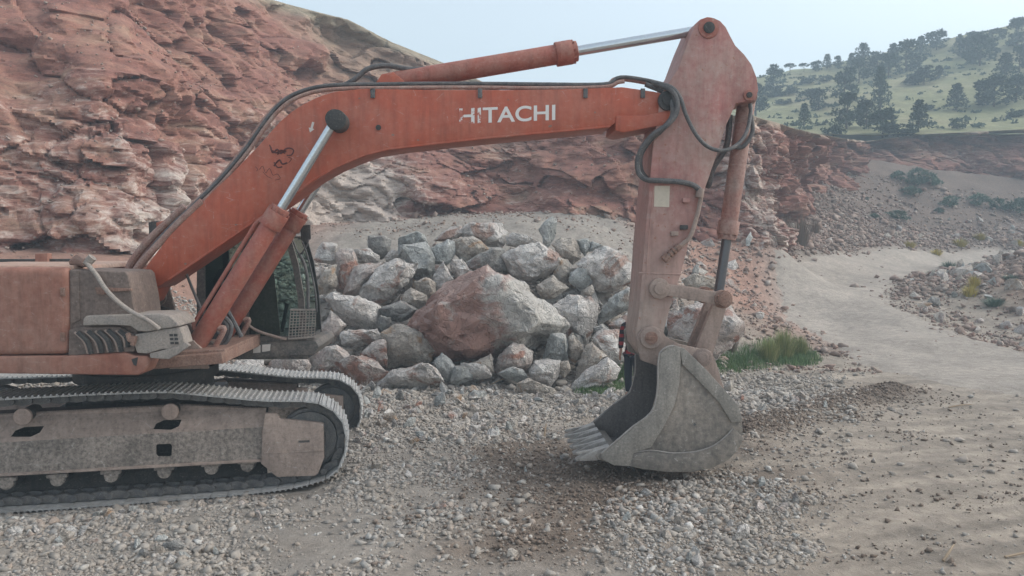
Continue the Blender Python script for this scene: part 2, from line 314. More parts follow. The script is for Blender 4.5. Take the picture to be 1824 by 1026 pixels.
class MB:
    def __init__(s): s.v = []; s.f = []
    def add(s, v, f):
        k = len(s.v); s.v += [np.asarray(p, float) for p in v]; s.f += [tuple(i + k for i in q) for q in f]; return s
    def box(s, c, ax, ay, az):
        c, ax, ay, az = map(lambda q: np.asarray(q, float), (c, ax, ay, az))
        v = [c + i * ax + j * ay + k * az for i in (-1, 1) for j in (-1, 1) for k in (-1, 1)]
        return s.add(v, [(0, 1, 3, 2), (4, 6, 7, 5), (0, 4, 5, 1), (2, 3, 7, 6), (0, 2, 6, 4), (1, 5, 7, 3)])
    def prism(s, pts, vec, holes=()):
        vec = np.asarray(vec, float); loops = [list(map(np.asarray, pts))] + [list(map(np.asarray, h)) for h in holes]
        n0 = sum(len(l) for l in loops); flat = [p for l in loops for p in l]
        v = flat + [p + vec for p in flat]
        if holes: cap = [tuple(t) for t in geometry.tessellate_polygon([[Vector(p) for p in l] for l in loops])]
        else: cap = [tuple(range(n0))]
        f = cap + [tuple(i + n0 for i in reversed(t)) for t in cap]; k = 0
        for l in loops:
            n = len(l)
            for i in range(n): a, b_ = k + i, k + (i + 1) % n; f.append((a, a + n0, b_ + n0, b_))
            k += n
        return s.add(v, f)
    def cyl(s, a, b_, r, n=20, r2=None):
        return s.tube([a, b_], [r, r if r2 is None else r2], n)
    def tube(s, pts, r, n=10, smoothn=0):
        P = [np.asarray(p, float) for p in pts]
        if smoothn: P = catmull(P, smoothn)
        Rr = [r] * len(P) if np.isscalar(r) else (list(r) if len(r) == len(P) else list(np.interp(np.linspace(0, 1, len(P)), np.linspace(0, 1, len(r)), r)))
        v = []; prev = None
        for i, p in enumerate(P):
            t = P[min(i + 1, len(P) - 1)] - P[max(i - 1, 0)]; t = t / (np.linalg.norm(t) + 1e-9)
            if prev is None:
                a = np.array([0, 0, 1.]) if abs(t[2]) < .9 else np.array([1., 0, 0])
            else: a = prev
            x = a - t * np.dot(a, t); x /= np.linalg.norm(x); prev = x; y = np.cross(t, x)
            v += [p + Rr[i] * (math.cos(q) * x + math.sin(q) * y) for q in np.linspace(0, 2 * math.pi, n, endpoint=False)]
        f = [tuple(range(n))[::-1], tuple((len(P) - 1) * n + k for k in range(n))]
        for i in range(len(P) - 1):
            for k in range(n):
                f.append((i * n + k, i * n + (k + 1) % n, (i + 1) * n + (k + 1) % n, (i + 1) * n + k))
        return s.add(v, f)
    def build(s, name, mat, parent=None, smooth=True, bevel=0, sharp=35, loc=None, seg=2):
        V = np.array(s.v); loc = V.mean(0) if loc is None else np.asarray(loc, float)
        bm = bmesh.new(); vs_ = [bm.verts.new(Vector(p - loc)) for p in V]
        for q in s.f:
            try: bm.faces.new([vs_[i] for i in q])
            except ValueError: pass
        bmesh.ops.recalc_face_normals(bm, faces=bm.faces[:])
        if bevel:
            es = [e for e in bm.edges if len(e.link_faces) == 2 and e.calc_face_angle(0) > .6]
            bmesh.ops.bevel(bm, geom=es, offset=bevel, segments=seg, affect='EDGES', profile=.6, clamp_overlap=True)
        me = bpy.data.meshes.new(name); bm.to_mesh(me); bm.free()
        if smooth:
            me.polygons.foreach_set('use_smooth', np.ones(len(me.polygons), bool)); me.set_sharp_from_angle(angle=R(sharp))
        return link(name, me, mat, parent, loc)
def catmull(P, n):
    out = []; Q = [2 * P[0] - P[1]] + P + [2 * P[-1] - P[-2]]
    for i in range(1, len(Q) - 2):
        for t in np.linspace(0, 1, n, endpoint=False):
            a, b_, c, d = Q[i - 1], Q[i], Q[i + 1], Q[i + 2]
            out.append(.5 * ((2 * b_) + (-a + c) * t + (2 * a - 5 * b_ + 4 * c - d) * t * t + (-a + 3 * b_ - 3 * c + d) * t ** 3))
    out.append(P[-1]); return out
def empty(name, loc, label=None, cat=None, group=None):
    o = bpy.data.objects.new(name, None); col.objects.link(o); o.location = Vector(loc); o.empty_display_size = .2
    WLOC[o.name] = np.array(loc, float); return tag(o, label, cat, group)

print('T terrain', round(time.time() - _T0, 1))
# ------------------------------------------------------------------ terrain
# where the ground lies: spot heights of the quarry floor, talus and bank
SP = [(-30, 2, -.1), (-12, 2, -.1), (0, 2, 0), (12, 2, 0), (30, 2, 0), (60, 2, 0), (-6, 9, -.16), (-4, 9.3, -.08), (-2.5, 9.8, 0), (-9, 9, -.2), (-14, 9, -.1), (-3, 12.3, -.12), (-7, 12, -.15), (-9, 12.5, 0),
      (0, 7, 0), (4, 7, 0), (8, 7, 0), (-3, 7, 0), (-7, 7, -.12), (1.8, 10.3, -.03), (0, 12, 0), (4, 12, 0), (8, 12, 0), (14, 12, 0), (20, 12, .1), (0, 15, 0), (-2, 15, 0.05), (2.5, 15, 0), (-5, 14.5, .2), (6, 16, 0), (10, 16, 0), (16, 18, 0), (30, 16, .3), (-6, 16.5, .1), (-5, 17, .1), (-2.5, 17, .05), (0, 17.2, .05), (2.5, 17.2, .05), (4.2, 17, .0)]
for q in [(0, 452, 18), (130, 462, 18), (230, 462, 18.5), (-200, 450, 16), (-500, 440, 14), (0, 560, 15), (200, 570, 15.5), (420, 435, 24), (560, 402, 29), (640, 398, 31), (700, 395, 31), (870, 385, 31), (1140, 400, 31), (1250, 430, 31), (1390, 440, 31.5),
          (600, 430, 23), (850, 430, 23), (1050, 440, 23), (1200, 480, 24.5), (1300, 515, 25), (1340, 470, 29), (1250, 600, 19.5), (1380, 528, 28), (1370, 560, 25.5), (1420, 640, 19.5), (1500, 600, 24.2), (1600, 560, 25.5), (1640, 600, 22),
          (1480, 540, 27.5), (1470, 505, 31), (1520, 489, 34.5), (1600, 475, 40), (1680, 468, 45), (1800, 462, 49), (1420, 485, 32), (1400, 400, 41), (1440, 450, 36), (1480, 335, 53), (1560, 300, 62), (1680, 315, 63), (1824, 335, 63), (2100, 340, 62), (1500, 390, 47), (1620, 390, 54), (1500, 455, 38), (1560, 448, 41.5), (1620, 446, 45), (1700, 445, 49), (1824, 435, 52), (2000, 440, 54), (1580, 515, 30.5), (1562, 508, 31.5), (1660, 500, 32), (1700, 488, 35), (1700, 560, 27), (1824, 603, 23.5), (1824, 450, 35), (1824, 520, 28), (2000, 470, 28), (2000, 600, 22),
          (1750, 600, 24), (1700, 640, 20), (1824, 660, 18), (300, 440, 23)]:
    SP.append(tuple(at(*q)))
SP = np.array(SP, float)
def _phi(r2): return np.where(r2 > 0, .5 * r2 * np.log(r2 + 1e-12), 0)
_n = len(SP); _d2 = ((SP[:, None, :2] - SP[None, :, :2]) ** 2).sum(-1)
_A = np.zeros((_n + 3, _n + 3)); _A[:_n, :_n] = _phi(_d2) + np.eye(_n) * .3; _A[:_n, _n] = 1; _A[:_n, _n + 1:] = SP[:, :2]; _A[_n:, :_n] = _A[:_n, _n:].T
_w = np.linalg.solve(_A, np.r_[SP[:, 2], 0, 0, 0])
def _hash2(ix, iy): 
    h = np.sin(ix * 127.1 + iy * 311.7) * 43758.5453; return h - np.floor(h)
def vnoise(x, y):
    ix, iy = np.floor(x), np.floor(y); fx, fy = x - ix, y - iy; fx = fx * fx * (3 - 2 * fx); fy = fy * fy * (3 - 2 * fy)
    a, b_, c, d = _hash2(ix, iy), _hash2(ix + 1, iy), _hash2(ix, iy + 1), _hash2(ix + 1, iy + 1)
    return (a + (b_ - a) * fx) * (1 - fy) + (c + (d - c) * fx) * fy
def fbm(x, y, o=5, g=.55):
    s = 0; a = 1; t = 0
    for i in range(o): s = s + a * vnoise(x * 2 ** i + 13.7 * i, y * 2 ** i - 7.1 * i); t += a; a *= g
    return s / t - .5
def seg_dist(x, y, pts):
    best = np.full(np.shape(x), 1e9)
    for (x0, y0), (x1, y1) in zip(pts[:-1], pts[1:]):
        dx, dy = x1 - x0, y1 - y0; t = np.clip(((x - x0) * dx + (y - y0) * dy) / (dx * dx + dy * dy), 0, 1)
        best = np.minimum(best, np.hypot(x - x0 - t * dx, y - y0 - t * dy))
    return best
gp = lambda px, py: tuple((lambda r: (C0 + r * (CH / -r[2]))[:2])(ray(px, py)))   # pixel -> flat ground
# pile mound under the boulders (its footprint in metres)
def mound(x, y):
    c = np.interp(x, [-7.5, -5, -2.5, 0, 2.5, 4.2, 5.5], [.5, 1.5, 2.1, 2.5, 2.2, 1.3, 0])
    return c * np.clip((y - 16.5) / 2.9, 0, 1) * np.clip((23.5 - y) / 3.5, 0, 1)
TRK = (float(TP(0, 911)[2]), float(TP(506, 873)[2]))
BERM = [gp(1340, 765), gp(1430, 735), gp(1520, 712), gp(1590, 695)]
ROADC = None
def zbase(x, y):
    xc = np.clip(x, -32, 62); yc = np.clip(y, 1, 66)
    sh = np.shape(xc); q = np.c_[np.ravel(xc), np.ravel(yc)]; out = np.empty(len(q))
    for i in range(0, len(q), 20000):
        s = q[i:i + 20000]; d2 = ((s[:, None] - SP[None, :, :2]) ** 2).sum(-1); out[i:i + 20000] = _phi(d2) @ _w[:_n] + _w[_n] + s @ _w[_n + 1:]
    return out.reshape(sh)
_bx = np.array([at(*q)[:2] for q in [(-700, 440, 12), (-300, 445, 15), (0, 450, 18), (230, 458, 18.8), (420, 425, 24), (560, 398, 29), (700, 390, 31), (870, 382, 31.5), (1140, 398, 31), (1250, 428, 30.5), (1392, 440, 31), (1402, 400, 41), (1480, 332, 53), (1560, 296, 63), (1824, 332, 64), (2100, 335, 64)]])
def zground(x, y, detail=True):
    x = np.asarray(x, float); y = np.asarray(y, float)
    yb = np.interp(x, _bx[:, 0], _bx[:, 1]) + 1.2
    z = np.maximum(zbase(x, np.minimum(y, yb)), -.3) - np.clip((y - yb) / 3, 0, 1) * 1.5
    z = np.maximum(z, 0) * (1) + np.minimum(z, 0)
    z = np.where(y < 26, np.maximum(z, np.minimum(mound(x, y), 9)), z)
    ta = (x - TP.p[0]) * TP.n[0] + (y - TP.p[1]) * TP.n[1]; ts = (x - TP.p[0]) * TP.u[0] + (y - TP.p[1]) * TP.u[1]
    wt = np.clip((ta + 1.1) / .8, 0, 1) * np.clip((4.2 - ta) / .8, 0, 1) * np.clip((.35 - ts) / .5, 0, 1) * np.clip((ts + 7) / 1, 0, 1)
    zt = np.interp(ts, [-3.45, -.45], TRK) - .045 - .06 * np.clip(ta, 0, 3)
    b_ = seg_dist(x, y, BERM); z = z + .16 * np.exp(-(b_ / .35) ** 2) * (.7 + fbm(x * 2, y * 2))
    if detail:
        # scraped dirt ridges, ruts and lumps
        rough = np.clip((x * 0 + 1), 0, 1) * np.where(y > 22, 2.2, 1)
        road = np.exp(-(seg_dist(x, y, ROADL) / 2.2) ** 2)
        z = z + (fbm(x * .8, y * .8, 6, .6) * .16 + fbm(x * 5, y * 5, 4, .6) * .05) * (1 - .8 * road) * rough
        rm = np.clip((x - 1) / 1.5, 0, 1) * np.clip((18 - y) / 2, 0, 1); an = fbm((x * .98 + y * .2) * .5, (y * .98 - .2 * x) * 4.5, 4, .6); z = z + an * .012 * rm + np.abs(fbm((x * .98 + y * .2) * .35 + 5, (y * .98 - .2 * x) * .7, 5, .65)) * .07 * rm + fbm(x * 9, y * 9, 3, .7) * .02 * rm
        z = z - .05 * np.exp(-(np.hypot(x - 1.5, y - 9.4) / 1.6) ** 2)
    z = z * (1 - wt) + (zt + .35 * (z - zt) * 0) * wt + wt * fbm(x * 6, y * 6, 3) * .03
    return z
ROADL = [gp(2100, 690), gp(1800, 665), gp(1620, 622), tuple(at(1520, 580, 25.2)[:2])] + [tuple(at(*q)[:2]) for q in [(1476, 532, 28.2), (1474, 508, 31), (1515, 491, 34), (1600, 476, 39.5), (1690, 468, 45), (1800, 463, 49)]]
def axis(segs):
    out = [segs[0][0]]
    for a, b_, st in segs: out += list(np.linspace(a, b_, max(2, int(round((b_ - a) / st)) + 1))[1:])
    return np.array(out)
gx = axis([(-260, -40, 20), (-40, -12, 1), (-12, -7, .18), (-7, 10, .075), (10, 16, .14), (16, 34, .3), (34, 70, 1.2), (70, 260, 19)])
gy = axis([(-60, -4, 8), (-4, 5.5, .6), (5.5, 14, .06), (14, 22, .12), (22, 36, .2), (36, 68, .45), (68, 260, 24)])
X, Y = np.meshgrid(gx, gy); Z = zground(X, Y)
nx, ny = len(gx), len(gy); idx = np.arange(nx * ny).reshape(ny, nx)
FQ = np.c_[idx[:-1, :-1].ravel(), idx[:-1, 1:].ravel(), idx[1:, 1:].ravel(), idx[1:, :-1].ravel()]
def blob(x, y, px, py, rx, ry):   # soft patch centred on a ground spot
    cx, cy = gp(px, py); return np.exp(-(((x - cx) / rx) ** 2 + ((y - cy) / ry) ** 2))
def earth(x, y):
    tan = np.array([.33, .27, .22]); dark = np.array([.17, .125, .095]); grit = np.array([.32, .28, .245]); red = np.array([.31, .175, .13]); dust = np.array([.37, .315, .27]); greyt = np.array([.30, .26, .225])
    c = np.zeros(x.shape + (3,)) + tan
    def put(f, k): 
        nonlocal c
        f = np.clip(f, 0, 1)[..., None]; c = c * (1 - f) + k * f
    nz = fbm(x * 1.3, y * 1.3, 5, .6)
    put((x < 1.2) * (.8 + nz), grit)
    put(np.clip((y - 13) / 2 + nz, 0, 1) * (x < 6), grit)
    put(np.clip((y - 20.5) / 2, 0, 1) * (x < 4), greyt)
    put(np.clip((x - 1.5) / 3 + nz, 0, 1) * np.clip((24 - y) / 4, 0, 1) * .5, np.array([.345, .285, .23]))
    an = fbm((x * .98 + y * .2) * .45, (y * .98 - .2 * x) * 3.5, 5, .6); c = c * (1 + 1.1 * an * np.clip((x - 1) / 1.5, 0, 1) * (y < 22))[..., None]
    # dark, freshly dug soil by the bucket and in front of it
    for (px, py, rx, ry, a) in [(1010, 830, 1.0, 1.0, 1.3), (1080, 870, .9, .9, 1.2), (930, 960, .55, .6, 1.3), (1160, 850, 1.6, .4, 1.5), (1120, 905, .9, .6, 1.), (960, 800, .9, .9, 1.0), (1010, 940, .5, .8, 1.), (920, 690, 1.5, .6, .8), (830, 985, .5, .4, .6), (1300, 800, .7, .3, .9)]:
        put(blob(x, y, px, py, rx, ry) * a * 1.25 * (1. + 2.2 * nz), dark * 1.05)
    put(np.exp(-(seg_dist(x, y, BERM) / .55) ** 2) * 1.2 * (.9 + nz), dark)
    # red earth below the cliffs
    put(np.clip((x - 4) / 2, 0, 1) * np.clip((y - 20) / 4 + nz, 0, 1) * np.clip((36 - y) / 4, 0, 1) * np.clip((13 - x) / 2, 0, 1), red * 1.05)
    put(np.clip((y - 40) / 6, 0, 1) * (x > 10) * (.9 + nz), np.array([.185, .135, .11]))
    put(np.clip((x - 17.) / 2 + nz, 0, 1) * np.clip((y - 24) / 3, 0, 1) * np.clip((44 - y) / 5, 0, 1), np.array([.25, .17, .125]))
    put(np.clip((-5 - x) / 3, 0, 1) * np.clip((y - 14) / 3, 0, 1), red)
    put(np.exp(-(seg_dist(x, y, ROADL) / 2.1) ** 3) * 1.3, dust)
    return c
EC = earth(X, Y)
_sc = np.clip((Z - 1.7) / .8 + fbm(X, Y) * 1.5, 0, 1) * np.clip((X - 10.5) / 1.5, 0, 1) * np.clip((Y - 28) / 3, 0, 1) * (1 - np.exp(-(seg_dist(X, Y, ROADL) / 2.4) ** 6))
EC = EC * (1 - _sc[..., None]) + np.array([.155, .108, .086]) * (1 + .5 * fbm(X * 1.2, Y * 1.2))[..., None] * _sc[..., None]
ground = mesh_np('ground', np.c_[X.ravel(), Y.ravel(), Z.ravel()], FQ, M['ground'], None, True, 0, (0, 0, 0), EC.reshape(-1, 3))
tag(ground, kind='structure')
_gxl, _gyl, _Zl = list(gx), list(gy), Z
import bisect
def zg(x, y):
    i = min(max(bisect.bisect_right(_gxl, x) - 1, 0), nx - 2); j = min(max(bisect.bisect_right(_gyl, y) - 1, 0), ny - 2)
    u = (x - _gxl[i]) / (_gxl[i + 1] - _gxl[i]); v = (y - _gyl[j]) / (_gyl[j + 1] - _gyl[j])
    return float((Z[j, i] * (1 - u) + Z[j, i + 1] * u) * (1 - v) + (Z[j + 1, i] * (1 - u) + Z[j + 1, i + 1] * u) * v)

# dusty haul road, draped over the ground with ragged edges
def road():
    P = catmull([np.array([*p, 0.]) for p in ROADL], 26); n = len(P); K = 17
    L = np.array([(0, 2.9, 2.9), (.1, 2.9, 2.9), (.28, 2.6, 2.2), (.42, 2.2, 1.9), (.6, 2.2, 2.0), (.75, 1.6, 1.8), (1, 1.6, 1.6)])
    V = []; 
    for i, p in enumerate(P):
        t = P[min(i + 1, n - 1)] - P[max(i - 1, 0)]; t /= np.linalg.norm(t); nn = np.array([-t[1], t[0], 0]); u = i / (n - 1)
        wl = np.interp(u, L[:, 0], L[:, 1]) * (1 + .25 * float(fbm(np.array(i * .35), np.array(1.))));
        wr = np.interp(u, L[:, 0], L[:, 2]) * (1 + .25 * float(fbm(np.array(i * .35), np.array(9.))))
        for k in range(K):
            s = -wl + (wl + wr) * k / (K - 1); V.append(p + nn * s)
    V = np.array(V); e = np.tile(np.abs(np.linspace(-1, 1, K)), n)
    V[:, 2] = zground(V[:, 0], V[:, 1]) + .05 - .09 * np.clip((e - .85) / .15, 0, 1)
    ix = np.arange(n * K).reshape(n, K); Fq = np.c_[ix[:-1, :-1].ravel(), ix[:-1, 1:].ravel(), ix[1:, 1:].ravel(), ix[1:, :-1].ravel()]
    nz = fbm(V[:, 0] * 1.5, V[:, 1] * 1.5)[:, None]
    c = np.array([.37, .315, .27]) * (1 + .35 * nz)
    return tag(mesh_np('road', V, Fq, M['ground'], None, True, 0, (0, 0, 0), c), kind='structure')
road()

print('T quarry_cliff', round(time.time() - _T0, 1))
# ------------------------------------------------------------------ quarry cliff: a wall that follows its foot and crest in plan
BASE = [(-700, 440, 12), (-300, 445, 15), (0, 450, 18), (230, 458, 18.8), (420, 425, 24), (560, 398, 29), (700, 390, 31), (870, 382, 31.5), (1000, 388, 31), (1140, 398, 31), (1250, 428, 30.5), (1330, 435, 30.5), (1392, 440, 31), (1402, 400, 41), (1480, 332, 53), (1560, 296, 63), (1680, 312, 64), (1824, 332, 64), (2100, 335, 64), (2500, 335, 64)]
TOPZ = [(-700, -250, 20), (-300, -220, 24), (0, -170, 27), (230, -120, 29), (400, -25, 33), (500, 4, 36), (620, 34, 38), (700, 76, 39), (790, 112, 40), (900, 165, 39), (1050, 195, 36), (1180, 203, 34), (1270, 205, 33.5), (1342, 206, 33), (1440, 235, 40), (1500, 246, 56), (1548, 252, 66), (1640, 239, 68), (1824, 230, 68), (2100, 225, 68), (2500, 225, 68)]
def cliff():
    NS, NT = 1250, 190
    bpts = [at(*q) for q in BASE]; tp = [at(*q) for q in TOPZ]
    def resample(P, n):
        P = np.array(P); P = np.array(catmull(list(P), 8)); d = np.r_[0, np.cumsum(np.linalg.norm(np.diff(P[:, :2], axis=0), axis=1))]; return P, d
    def by_key(P, keys, n):
        return P
    # pair both curves by control parameter
    kb = np.linspace(0, 1, len(bpts)); kt = np.interp([q[0] for q in TOPZ], [q[0] for q in BASE], kb)
    Bc = np.array(catmull([np.r_[p] for p in bpts], 10)); kbb = np.linspace(0, 1, len(Bc))
    kk = np.array([kt[min(i, len(kt) - 1)] for i in range(len(kt))]); Tc = np.array(tp)
    # spacing: dense where the picture looks
    seg = np.r_[0, np.cumsum(np.linalg.norm(np.diff(Bc[:, :2], axis=0), axis=1) / (Bc[1:, 1]) )]; S = np.interp(np.linspace(0, seg[-1], NS), seg, kbb)
    V = np.zeros((NT, NS, 3)); 
    b_ = np.stack([np.interp(S, kbb, Bc[:, k]) for k in range(3)], 1); t_ = np.stack([np.interp(S, kk, Tc[:, k]) for k in range(3)], 1)
    b_[:, 2] -= .8
    # extra row beyond the crest that runs back and down gently
    att = np.zeros((NT, NS, 3))
    for j in range(NT):
        v = j / (NT - 9) if j < NT - 8 else 1
        sb = v ** 1.25                       # leans back more towards the crest
        P = b_ * (1 - sb)[..., None] + t_ * sb[..., None] if False else np.c_[b_[:, 0] + (t_[:, 0] - b_[:, 0]) * sb, b_[:, 1] + (t_[:, 1] - b_[:, 1]) * sb, b_[:, 2] + (t_[:, 2] - b_[:, 2]) * v]
        if j >= NT - 8:
            q = (j - NT + 9); P[:, 1] += q * .9; P[:, 2] += -.02 * q * q + .05 * q
        V[j] = P
    # outward direction in plan
    dx = np.gradient(b_[:, 0]); dy = np.gradient(b_[:, 1]); nrm = np.stack([dy, -dx], 1); nrm /= np.linalg.norm(nrm, axis=1)[:, None]
    ker = np.ones(41) / 41; nrm = np.stack([np.convolve(np.pad(nrm[:, k], 20, 'edge'), ker, 'valid') for k in range(2)], 1); nrm /= np.linalg.norm(nrm, axis=1)[:, None]
    D = np.zeros((NT, NS))
    fr = noise.fractal; vo = noise.voronoi; nz = noise.noise
    for j in range(NT):
        for i in range(NS):
            x, y, z = V[j, i]
            sc = 1.
            w1 = nz(Vector((x * .11, y * .11, z * .13)))
            # bedding that dips to the right, each bed a step
            q = (z + x * .42 + 3.2 * w1 + .6 * nz(Vector((x * .5, y * .5, z * .5)))) / 2.3; fq = q - math.floor(q)
            step = (fq ** 1.6) * (.55 + .5 * nz(Vector((x * .2, math.floor(q) * 3.1, z * .05))))
            w2 = nz(Vector((x * .7 + 9, y * .7, z * .7))); w3 = nz(Vector((x * .6, y * .6 + 31, z * .6))); d, pts = vo(Vector((x * .42 + .9 * w2, y * .42 + .7 * w3, z * .85 + x * .3 + .8 * w3)))
            cell = pts[0]; blk = (math.sin(cell[0] * 91.7 + cell[1] * 47.3 + cell[2] * 77.7) * .5) * .55 - .10 * math.exp(-((d[1] - d[0]) / .08) ** 2) * (w1 > -.1)
            f1 = fr(Vector((x * .22, y * .22, z * .25)), .9, 2.1, 4) * 1.15
            d2, p2 = vo(Vector((x * 1.25 + .8 * w3, y * 1.25 + .8 * w2, z * 1.9 + x * .5 + .5 * w2))); c2 = p2[0]; blk2 = math.sin(c2[0] * 57.7 + c2[1] * 31.3 + c2[2] * 93.1) * .17 - .12 * math.exp(-((d2[1] - d2[0]) / .12) ** 2)
            d3, p3 = vo(Vector((x * 3.1 + w2, y * 3.1, z * 4.2 + x))); c3 = p3[0]; blk2 += math.sin(c3[0] * 57.7 + c3[1] * 31.3 + c3[2] * 93.1) * .06
            sm_a = min(1, max(0, .5 + 1.8 * nz(Vector((x * .09 + 40, y * .09, z * .12)))))
            f2 = blk2 * (.12 + .75 * sm_a ** 2) + fr(Vector((x * 1.1, y * 1.1, z * 1.6)), .8, 2.1, 6) * .20
            D[j, i] = step * .62 + blk * 1.15 + f1 * 1.1 + f2 * .8
    jj = np.arange(NT)[:, None]; env = np.clip(jj / 12, .15, 1) * np.clip((NT - 9 - jj) / 10, .12, 1)
    sc = np.interp(b_[:, 1], [15, 30, 60], [.85, 1.0, 1.5])[None]
    D = (D - .4) * env * sc
    V[:, :, 0] += nrm[None, :, 0] * D; V[:, :, 1] += nrm[None, :, 1] * D; V[:, :, 2] += np.clip(D, -1, 1) * -.12
    px = 912 + F * V[:, :, 0] / np.maximum(V[:, :, 1], 1)
    vv = np.clip(jj / (NT - 9), 0, 1) + 0 * px
    # pale bands: low on the left wall, the corner slope behind the boom, foot of the right wall
    sm = lambda a, lo, hi: np.clip((a - lo) / (hi - lo), 0, 1)
    att[..., 0] = .20 * (1 - sm(vv, .16, .42)) * (1 - sm(V[..., 0], -9, -6.5)) + .5 * np.exp(-((V[..., 0] + 8.0) / 1.4) ** 2) * (1 - sm(vv, .35, .6)) + .7 * np.exp(-((V[..., 0] + 6.0) / 1.8) ** 2) * (1 - sm(vv, .22, .45)) - .25 * sm(vv, .5, .9)
    att[..., 0] += .25 * (V[..., 0] > 9) * (V[..., 1] < 37)
    att[..., 1] = sm(vv, .93, 1.) * .95 + sm(V[..., 1], 34.5, 37) * (V[..., 0] < 2) * .55
    Fi = np.arange(NT * NS).reshape(NT, NS); Fq = np.c_[Fi[:-1, :-1].ravel(), Fi[:-1, 1:].ravel(), Fi[1:, 1:].ravel(), Fi[1:, :-1].ravel()]
    o = mesh_np('quarry_cliff', V.reshape(-1, 3), Fq, M['cliff'], None, True, 24, (0, 0, 0), np.clip(att, -1, 1).reshape(-1, 3))
    return tag(o, kind='structure'), V
CL, CV = cliff()

# hill beyond the quarry
def zhill(x, y):
    k = .3 + .0031 * (x - 42); u = np.clip(y - 68, -40, 62); z = 12.6 + u * k
    z = z - np.clip(y - 130, 0, 500) ** 1.3 * .06; z = np.where(y < 68, 12.6 - (68 - y) * .05, z)
    return z + fbm(x * .05, y * .05, 5) * 3.5 * np.clip((y - 68) / 20, 0, 1) + fbm(x * .5, y * .5, 4) * .5
hx = np.linspace(-60, 210, 260); hy = np.r_[np.linspace(67, 150, 190), np.linspace(152, 240, 20)]
HX, HY = np.meshgrid(hx, hy); HZ = zhill(HX, HY); ii = np.arange(HX.size).reshape(HX.shape)
tag(mesh_np('hillside', np.c_[HX.ravel(), HY.ravel(), HZ.ravel()], np.c_[ii[:-1, :-1].ravel(), ii[:-1, 1:].ravel(), ii[1:, 1:].ravel(), ii[1:, :-1].ravel()], M['hill'], None, True, 0, (0, 0, 0)), kind='structure')

print('T stones', round(time.time() - _T0, 1))
# ------------------------------------------------------------------ stones
def ico(n):
    bm = bmesh.new(); bmesh.ops.create_icosphere(bm, subdivisions=n, radius=1); V = np.array([v.co[:] for v in bm.verts]); Fc = np.array([[v.index for v in f.verts] for f in bm.faces]); bm.free(); return V, Fc
IV, IF = ico(1); IV2, IF2 = ico(2)
def stone_shape(V, seed, planes=7):
    r = np.random.default_rng(seed); W = V.copy() * r.uniform(.75, 1.25, (1, 3))
    for _ in range(planes):     # chop flat faces
        n = r.normal(size=3); n /= np.linalg.norm(n); d = r.uniform(.32, .72); s = W @ n; W = W - np.clip(s - d, 0, None)[:, None] * n
    return W + r.normal(size=W.shape) * .06
def shard(npts, seed, flat=.75):
    """convex broken stone: hull of exactly npts random points"""
    k = seed * 1000
    while True:
        r = np.random.default_rng(k); k += 1
        P = r.normal(size=(npts, 3)); P /= np.linalg.norm(P, axis=1)[:, None]; P *= r.uniform(.72, 1.1, (npts, 1)) * np.array([r.uniform(.8, 1.3), r.uniform(.7, 1.1), r.uniform(flat * .7, flat * 1.2)])
        bm = bmesh.new(); vv = [bm.verts.new(p) for p in P]; bmesh.ops.convex_hull(bm, input=vv); bm.verts.index_update()
        n = sum(1 for v in bm.verts if v.link_faces); 
        if n == npts and len(bm.faces) == 2 * npts - 4:
            V = np.array([v.co[:] for v in bm.verts]); Fc = np.array([[v.index for v in f.verts] for f in bm.faces]); bm.free(); return V, Fc
        bm.free()
SH1 = [shard(9, i) for i in range(30)]
SH2 = [shard(15, 50 + i, .8) for i in range(14)]
def rotm(n, r):
    q = r.normal(size=(n, 4)); q /= np.linalg.norm(q, axis=1)[:, None]; a, b_, c, d = q.T
    return np.stack([1 - 2 * (c * c + d * d), 2 * (b_ * c - a * d), 2 * (b_ * d + a * c), 2 * (b_ * c + a * d), 1 - 2 * (b_ * b_ + d * d), 2 * (c * d - a * b_), 2 * (b_ * d - a * c), 2 * (c * d + a * b_), 1 - 2 * (b_ * b_ + c * c)], 1).reshape(-1, 3, 3)
def scatter(name, pts, sizes, mat, label, cat='gravel'):
    n = len(pts); which = rng.integers(0, len(SH1), n); A = np.array([q[0] for q in SH1])[which]; A = np.einsum('nij,nkj->nki', rotm(n, rng), A)
    A *= sizes[:, None, None]; A[:, :, 2] *= .75; A += pts[:, None, :]
    nv = A.shape[1]; Fc = (np.array([q[1] for q in SH1])[which] + (np.arange(n) * nv)[:, None, None]).reshape(-1, 3); print('SC', name, n, len(Fc))
    o = mesh_np(name, A.reshape(-1, 3), Fc, mat, None, False, 0, (0, 0, 0)); return tag(o, label, cat, kind='stuff')
def in_view(x, y, m=80):
    z = 0; px = 912 + F * x / np.maximum(y, .1); return (px > -m) & (px < 1824 + m)
def dens(n, fx, fy, fn, zmax=None):
    """rejection sample ground spots: uniform in plan, thinned by fn"""
    x = rng.uniform(*fx, n); y = rng.uniform(*fy, n); k = in_view(x, y) & (rng.uniform(0, 1, n) < fn(x, y)); return x[k], y[k]
def soft(a, lo, hi): return np.clip((a - lo) / (hi - lo), 0, 1)
